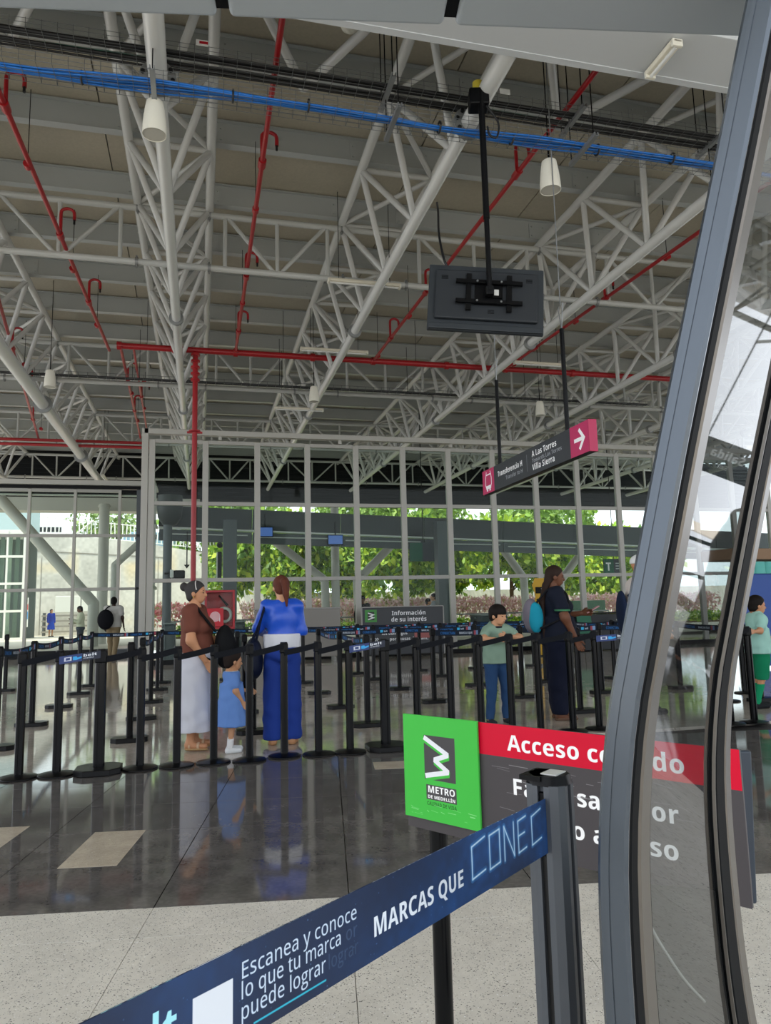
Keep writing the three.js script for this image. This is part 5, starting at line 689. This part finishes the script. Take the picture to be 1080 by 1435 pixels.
// ---------------------------------------------------------------- plaza on the left
{
  const t = thing('roof_strut', 'thick grey raking strut in front of the concrete wall on the plaza', 'strut', [-3.75, 0, -29]); tube(t, 'leg', [-3.3, 5.6, 0], [0, 1.72, 0], 0.2, M.strut, UC16); add(t, 'knee', new THREE.SphereGeometry(0.2, 16, 12), M.strut, [0, 1.72, 0]); tube(t, 'lower_leg', [0, 1.72, 0], [0, 0, 0], 0.2, M.strut, UC16);
  const t2 = thing('roof_strut', 'slimmer grey raking strut right of the round column on the plaza', 'strut', [-3.05, 0, -29]); tube(t2, 'leg', [0.9, 4.0, 0], [0, 3.12, 0], 0.13, M.strut, UC16); add(t2, 'knee', new THREE.SphereGeometry(0.13, 14, 10), M.strut, [0, 3.12, 0]); tube(t2, 'lower_leg', [0, 3.12, 0], [0, 0, 0], 0.13, M.strut, UC16);
  const c = thing('round_column', 'round grey column standing on the plaza behind the walking man', 'column', [-3.7, 0.1, -31]); tube(c, 'shaft', [0, 0, 0], [0, 5.6, 0], 0.2, M.strut, UC16); add(c, 'collar', UC16, M.strut, [0, 5.5, 0]).scale.set(0.24, 0.1, 0.24); add(c, 'collar', UC16, M.strut, [0, 0.03, 0]).scale.set(0.26, 0.06, 0.26);
  const bm = struct('trim_3', 'pale grey canopy beam over the plaza'); box(bm, 'canopy_beam', 14, 0.55, 0.8, M.strut, [-7, 5.78, -32], [0, 0, 0], 0.02);
  const w = struct('wall_plaza', 'stained concrete retaining wall across the plaza'); const sh = new THREE.Shape(); [[-30, 0], [6, 0], [6, 4.2], [-4, 5.9], [-10.5, 6.5], [-30, 6.5]].forEach(([x, y], i) => i ? sh.lineTo(x, y) : sh.moveTo(x, y)); const wg = new THREE.ExtrudeGeometry(sh, { depth: 0.4, bevelEnabled: false }); const u = wg.attributes.uv; for (let i = 0; i < u.count; i++) u.setXY(i, u.getX(i) / 6, u.getY(i) / 6); add(w, 'wall_slab', wg, M.concrete, [0, 0.1, -50.4]);
  box(w, 'form_joint', 8, 0.05, 0.03, M.greyboard, [-6, 5.2, -49.98], [0, 0, -0.06]); for (const x of [-9.6, -6.2, -2.6]) box(w, 'form_joint', 0.035, 4.8, 0.02, M.greyboard, [x, 2.6, -49.99]);
  const r = thing('railing', 'white slatted railing along the top of the concrete wall', 'railing', [0, 0, -50.2]);
  for (let i = 0; i < 62; i++) { const x = -13 + i * 0.24, b = x < -10.5 ? 6.6 : 6.6 - (x + 10.5) * 0.1, tl = (i * 7 % 5 - 2) * 0.02; box(r, 'slat', 0.07, 1.15, 0.04, M.offwhite, [x, b + 0.6, 0], [0, 0, tl]); }
  for (const dy of [0.08, 1.1]) { tube(r, 'rail', [-13.2, 6.6 + dy, 0], [-10.5, 6.6 + dy, 0], 0.03, M.offwhite); tube(r, 'rail', [-10.5, 6.6 + dy, 0], [2, 5.35 + dy, 0], 0.03, M.offwhite); }
  tube(r, 'stair_rail', [-7.8, 6.4, 0.1], [-6.6, 7.4, 0.1], 0.04, M.offwhite);
  const carShape = (() => { const s = new THREE.Shape(); [[-2.1, 0.3], [2.1, 0.3], [2.1, 0.8], [1.2, 0.95], [0.7, 1.42], [-1.1, 1.45], [-1.8, 0.95], [-2.15, 0.85]].forEach(([x, y], i) => i ? s.lineTo(x, y) : s.moveTo(x, y)); return s; })();
  for (const [x, y, col, l] of [[-9.6, 5.95, 0xdfe2e6, 'white car parked behind the railing'], [-3.4, 5.46, 0x7fa3bd, 'pale blue car parked behind the right end of the railing']]) { const k = thing('car', l, 'car', [x, y, -54.5]); add(k, 'body', new THREE.ExtrudeGeometry(carShape, { depth: 1.6, bevelEnabled: true, bevelSize: 0.05, bevelThickness: 0.05, bevelSegments: 2 }), std(col, 0.3)); for (const wx of [-1.3, 1.3]) add(k, 'wheel', UC16, M.black, [wx, 0.32, 1.65], [Math.PI / 2, 0, 0]).scale.set(0.32, 0.15, 0.32); box(k, 'side_window', 1.5, 0.32, 0.02, M.black_gloss, [-0.15, 1.15, 1.66]); }
  box(w, 'kerb_fill', 12, 0.5, 10, M.plaza, [-14, 5.69, -56]);
  const deck = add(scene, 'ground_upper', new THREE.BoxGeometry(40, 0.3, 14), M.plaza, [-10, 5.3, -57.6]); deck.userData = { kind: 'structure', label: 'upper street level behind the concrete wall', category: 'ground' };
  const hd = thing('building', 'pale glazed building at the left edge of the plaza', 'building', [-10.6, 0.15, -42]);
  box(hd, 'upper_wall', 3.6, 2.0, 3, M.bluebuild, [0, 6.7, -1.5]); box(hd, 'band', 3.6, 0.25, 3.05, M.offwhite, [0, 5.6, -1.5]); box(hd, 'rear_wall', 3.5, 5.5, 0.2, std(0x5b625e, 0.7), [0, 2.75, -2.8]);
  for (let k = 0; k < 4; k++) { box(hd, 'floor_band', 3.6, 0.12, 0.14, M.offwhite, [0, 0.06 + k * 1.42, 0]); for (let i = 0; i < 5; i++) { box(hd, 'frame_post', 0.09, 1.42, 0.12, M.offwhite, [-1.75 + i * 0.875, 0.7 + k * 1.42, 0]); if (i < 4) box(hd, 'pane', 0.8, 1.3, 0.012, M.glass, [-1.31 + i * 0.875, 0.76 + k * 1.42, 0]); } for (let i = 0; i < 10; i++) box(hd, 'curtain_fold', 0.2, 1.28, 0.05, std(i % 2 ? 0x8f978c : 0x6f786f, 0.9), [-1.6 + i * 0.36, 0.78 + k * 1.42, -0.35]); }
  box(hd, 'corner_post', 0.22, 5.6, 0.3, M.offwhite, [1.78, 2.8, 0]);
  const ns = thing('notice_strip', 'narrow notice with red and blue squares on the left building corner', 'sign', [-8.62, 0.2, -41.5]); box(ns, 'panel', 0.22, 1.5, 0.04, M.offwhite, [0, 1.35, 0]); box(ns, 'red_square', 0.2, 0.28, 0.05, std(0xc23b3f, 0.6), [0, 1.62, 0]); box(ns, 'blue_square', 0.2, 0.4, 0.05, std(0x3c86c4, 0.6), [0, 1.2, 0]); box(ns, 'post', 0.05, 0.7, 0.04, M.galv, [0, 0.3, 0]);
  const bx = thing('white_crates', 'pair of white boxes on a stand against the concrete wall', 'box', [-7.6, 0.15, -48.8]); box(bx, 'box_body', 1.5, 1.0, 0.6, M.offwhite, [-0.1, 1.9, 0], [0, 0, 0], 0.03); box(bx, 'box_body', 1.3, 1.3, 0.6, M.offwhite, [1.2, 2.1, 0], [0, 0, 0], 0.03); for (let i = 0; i < 4; i++) box(bx, 'bench_slat', 3.2, 0.1, 0.4, M.greyboard, [0, 0.25 + i * 0.32, 0.1]); for (const s of [-1, 1]) box(bx, 'leg', 0.1, 1.4, 0.5, M.colgrey, [s * 1.5, 0.7, 0]);
}
// ---------------------------------------------------------------- trees, hedges
{
  const lg = new THREE.BufferGeometry(); lg.setAttribute('position', new THREE.Float32BufferAttribute([0, 0, 0, 0.5, 0.5, 0.12, 0, 1, 0, -0.5, 0.5, 0.12], 3)); lg.setIndex([0, 1, 2, 0, 2, 3]); lg.computeVertexNormals();
  const dm = new THREE.Object3D();
  function leaves(parent, name, n, pick, size, colors, mat) {
    const m = new THREE.InstancedMesh(lg, mat, n), c = new THREE.Color(); m.name = name; m.userData.kind = 'stuff'; m.castShadow = m.receiveShadow = true;
    for (let i = 0; i < n; i++) { dm.position.set(...pick()); dm.rotation.set(rnd() * 6.3, rnd() * 6.3, rnd() * 6.3); const k = size * (0.6 + 0.8 * rnd()); dm.scale.set(k * 0.6, k, k); dm.updateMatrix(); m.setMatrixAt(i, dm.matrix); c.set(colors[Math.floor(rnd() * colors.length)]); m.setColorAt(i, c); }
    parent.add(m); return m;
  }
  const G1 = [0x93bb2c, 0xb4d038, 0x6c9a26, 0xd2e04c, 0x527e20, 0xa4c43c, 0x80aa2e];
  function tree(x, z, h, r, n, l, cols = G1, sz = 0.34) {
    const t = thing('tree', l, 'tree', [x, 0.15, z], 0, 'trees beyond the platform'); seed = Math.floor(1000 + x * 37 + h * 91);
    add(t, 'trunk', path([[0, 0, 0], [0.05, 0.8, 0.03], [-0.04, 1.7, 0], [0.05, h * 0.6, 0]], 0.13, 20, 8), M.bark);
    const blobs = []; for (let i = 0; i < 9; i++) { const a = rnd() * 6.3, q = r * 0.62 * Math.sqrt(rnd()), y = h * (0.42 + 0.45 * rnd()); blobs.push([q * Math.cos(a), y, q * Math.sin(a) * 0.8, r * (0.36 + 0.2 * rnd())]); if (i < 6) tube(t, 'branch', [0, h * 0.32, 0], [q * Math.cos(a), y, q * Math.sin(a) * 0.8], 0.045, M.bark, UC6); }
    leaves(t, 'foliage', n, () => { const b = blobs[Math.floor(rnd() * blobs.length)], u = rnd() * 2 - 1, a = rnd() * 6.3, rr = b[3] * Math.cbrt(0.25 + 0.75 * rnd()), s = Math.sqrt(1 - u * u); return [b[0] + rr * s * Math.cos(a), b[1] + rr * u * 0.85, b[2] + rr * s * Math.sin(a)]; }, sz, cols, M.leaf);
  }
  const TR = [[1.8, -41, 5.6, 2.5, 'leafy green tree behind the fire hose cabinet'], [5.2, -40, 6.4, 2.8, 'leafy green tree behind the woman in blue'], [10.8, -39, 6.2, 3.0, 'leafy green tree behind the information board'], [8.0, -43, 6.6, 2.9, 'bushy tree behind the forked white strut'], [14.2, -42, 6.4, 2.7, 'leafy tree between the board and the boy'], [17.7, -40, 6.2, 3.0, 'slim-trunked tree behind the boy in green'], [21.2, -42, 5.6, 2.7, 'bright tree behind the woman in navy'], [24.8, -41, 5.6, 2.8, 'tree behind the green T sign'], [28.8, -44, 6.5, 3.2, 'tree at the right end of the row, behind the cabin door']];
  for (const [x, z, h, r, l] of TR) tree(x, z, h, r, 5000, l, G1, 0.42);
  for (const [x, l] of [[2, 'tall background tree on the left, rising over the fascia'], [9.5, 'tall background tree rising over the middle of the fascia'], [17, 'tall background tree rising over the direction sign end of the fascia'], [25, 'tall background tree at the far right behind the row']]) tree(x, -52, 11, 5.2, 5200, l, [0x8fb545, 0x7ea23c, 0xa5c25a, 0x6b9036], 0.5);
  tree(-8.5, -66, 13.5, 4.5, 3200, 'distant tree rising behind the white railing', [0x87a05a, 0x9db36c, 0x748f4c], 0.5);
  for (const [x, w, l, cols] of [[-0.6, 3.4, 'reddish pink flowering hedge left of the fire hose cabinet', [0xe08a8e, 0xe8a5a5, 0xcf757a, 0xf0bcb9, 0xa8ae70]], [10.5, 17, 'long dusty pink hedge running behind the trees', [0xe6bdbf, 0xecccca, 0xdca9ac, 0xf0d8d6, 0xc4bd8c]], [24.5, 9, 'pink hedge continuing behind the T sign', [0xe6bdbf, 0xecccca, 0xdca9ac, 0xf0d8d6, 0xc4bd8c]]]) { const t = thing('hedge', l, 'hedge', [x, 0.15, -37], 0, 'pink hedges'); seed = Math.floor(500 + w * 10); for (let i = 0; i < w * 1.5; i++) { const xx = (rnd() - 0.5) * w; tube(t, 'stem', [xx, 0, 0], [xx + 0.1, 1.2, 0.1], 0.02, M.bark, UC6); } leaves(t, 'foliage', Math.floor(w * 420), () => [(rnd() - 0.5) * w, 0.35 + 1.25 * Math.sqrt(rnd()), (rnd() - 0.5) * 1.3], 0.2, cols, M.hedge); }
  for (const [x, w, l] of [[9, 20, 'low green ground cover strip before the pink hedge'], [24, 10, 'low green shrubs under the T sign']]) { const t = thing('shrub_bed', l, 'shrubs', [x, 0.15, -35.0]); seed = Math.floor(900 + w); box(t, 'soil', w, 0.12, 1.2, M.bark, [0, 0.04, 0]); leaves(t, 'foliage', Math.floor(w * 260), () => [(rnd() - 0.5) * w, 0.1 + 0.45 * rnd(), (rnd() - 0.5) * 1.2], 0.2, G1, M.leaf); }
  const pl = thing('planter', 'dark green planter trough in front of the pink hedge, by the woman in navy', 'planter', [20.2, 0.17, -36.0]); box(pl, 'trough', 1.9, 0.6, 0.6, std(0x2c5a3c, 0.6), [0, 1.0, 0], [0, 0, 0], 0.02); for (const s of [-1, 1]) box(pl, 'leg', 0.1, 0.75, 0.5, M.colgrey, [s * 0.8, 0.37, 0]);
  const gr = struct('wall_garden', 'pale garden wall behind the trees'); add(gr, 'wall_slab', uvBox(70, 2.6, 0.3, 6), M.concrete, [22, 1.4, -58]);
  const rl = thing('handrail', 'thin grey handrail beyond the front glass wall', 'railing', [7, 0, -28.5]); for (const h of [0.98, 0.55]) tube(rl, 'rail', [-8, h, 0], [10, h, 0], 0.03, M.galv); for (let i = 0; i < 10; i++) tube(rl, 'post', [-8 + i * 2, 0, 0], [-8 + i * 2, 0.98, 0], 0.025, M.galv);
}
// ---------------------------------------------------------------- platform to the right of the cabin, mirrored in its door
{
  const t = thing('exit_sign', 'dark exit sign hanging over the platform at the right, mirrored in the cabin door', 'sign', [16.3, 2.3, -8.9], -Math.PI / 2 - 0.45 + Math.PI * 0);
  t.rotation.y = Math.atan2(-0.88, 0.46);
  const tx = canvasTex(512, 256, (g, w, h) => { g.fillStyle = '#2b3034'; g.fillRect(0, 0, w, h); g.fillStyle = '#e8ebed'; g.textAlign = 'center'; g.font = 'bold 92px sans-serif'; g.fillText('Salida', w / 2, 128); g.font = '50px sans-serif'; g.fillText('Exit', w / 2, 200); });
  box(t, 'case', 1.5, 0.75, 0.08, M.fascia, [0, 0.3, -0.045], [0, 0, 0], 0.01); add(t, 'printed_face', new THREE.PlaneGeometry(1.48, 0.73), new THREE.MeshPhysicalMaterial({ map: tx, roughness: 0.5 }), [0, 0.3, -0.003]); for (const s of [-1, 1]) tube(t, 'drop_pole', [s * 0.6, 0.6, -0.045], [s * 0.6, 6.5, -0.045], 0.02, M.black);
  const r = thing('platform_railing', 'thin black railing along the platform at the right, mirrored in the cabin door', 'railing', [9.0, 0, -5.6], 1.05); for (const h of [1.0, 0.55]) tube(r, 'rail', [-2, h, 0], [2, h, 0], 0.025, M.black); for (let i = 0; i < 5; i++) tube(r, 'post', [-2 + i, 0, 0], [-2 + i, 1.0, 0], 0.02, M.black);
  person({ label: 'platform guard in dark clothes with a lime band, mirrored in the cabin door', at: [6.0, 0, -4.02], yaw: LEFT, h: 1.72, cell: 0.02, skin: SK.brown, hair: capHair(0.04), clothes: [...smallClothes(0x2a221f, 0x241f1e, false), { name: 'lime_band', mat: cloth(0xb9c94a), on: ['torso'], inflate: 0.036, cut: (x, y, z) => Math.abs(y - 0.95) - 0.025 }] });
}
renderer.render(scene, camera);
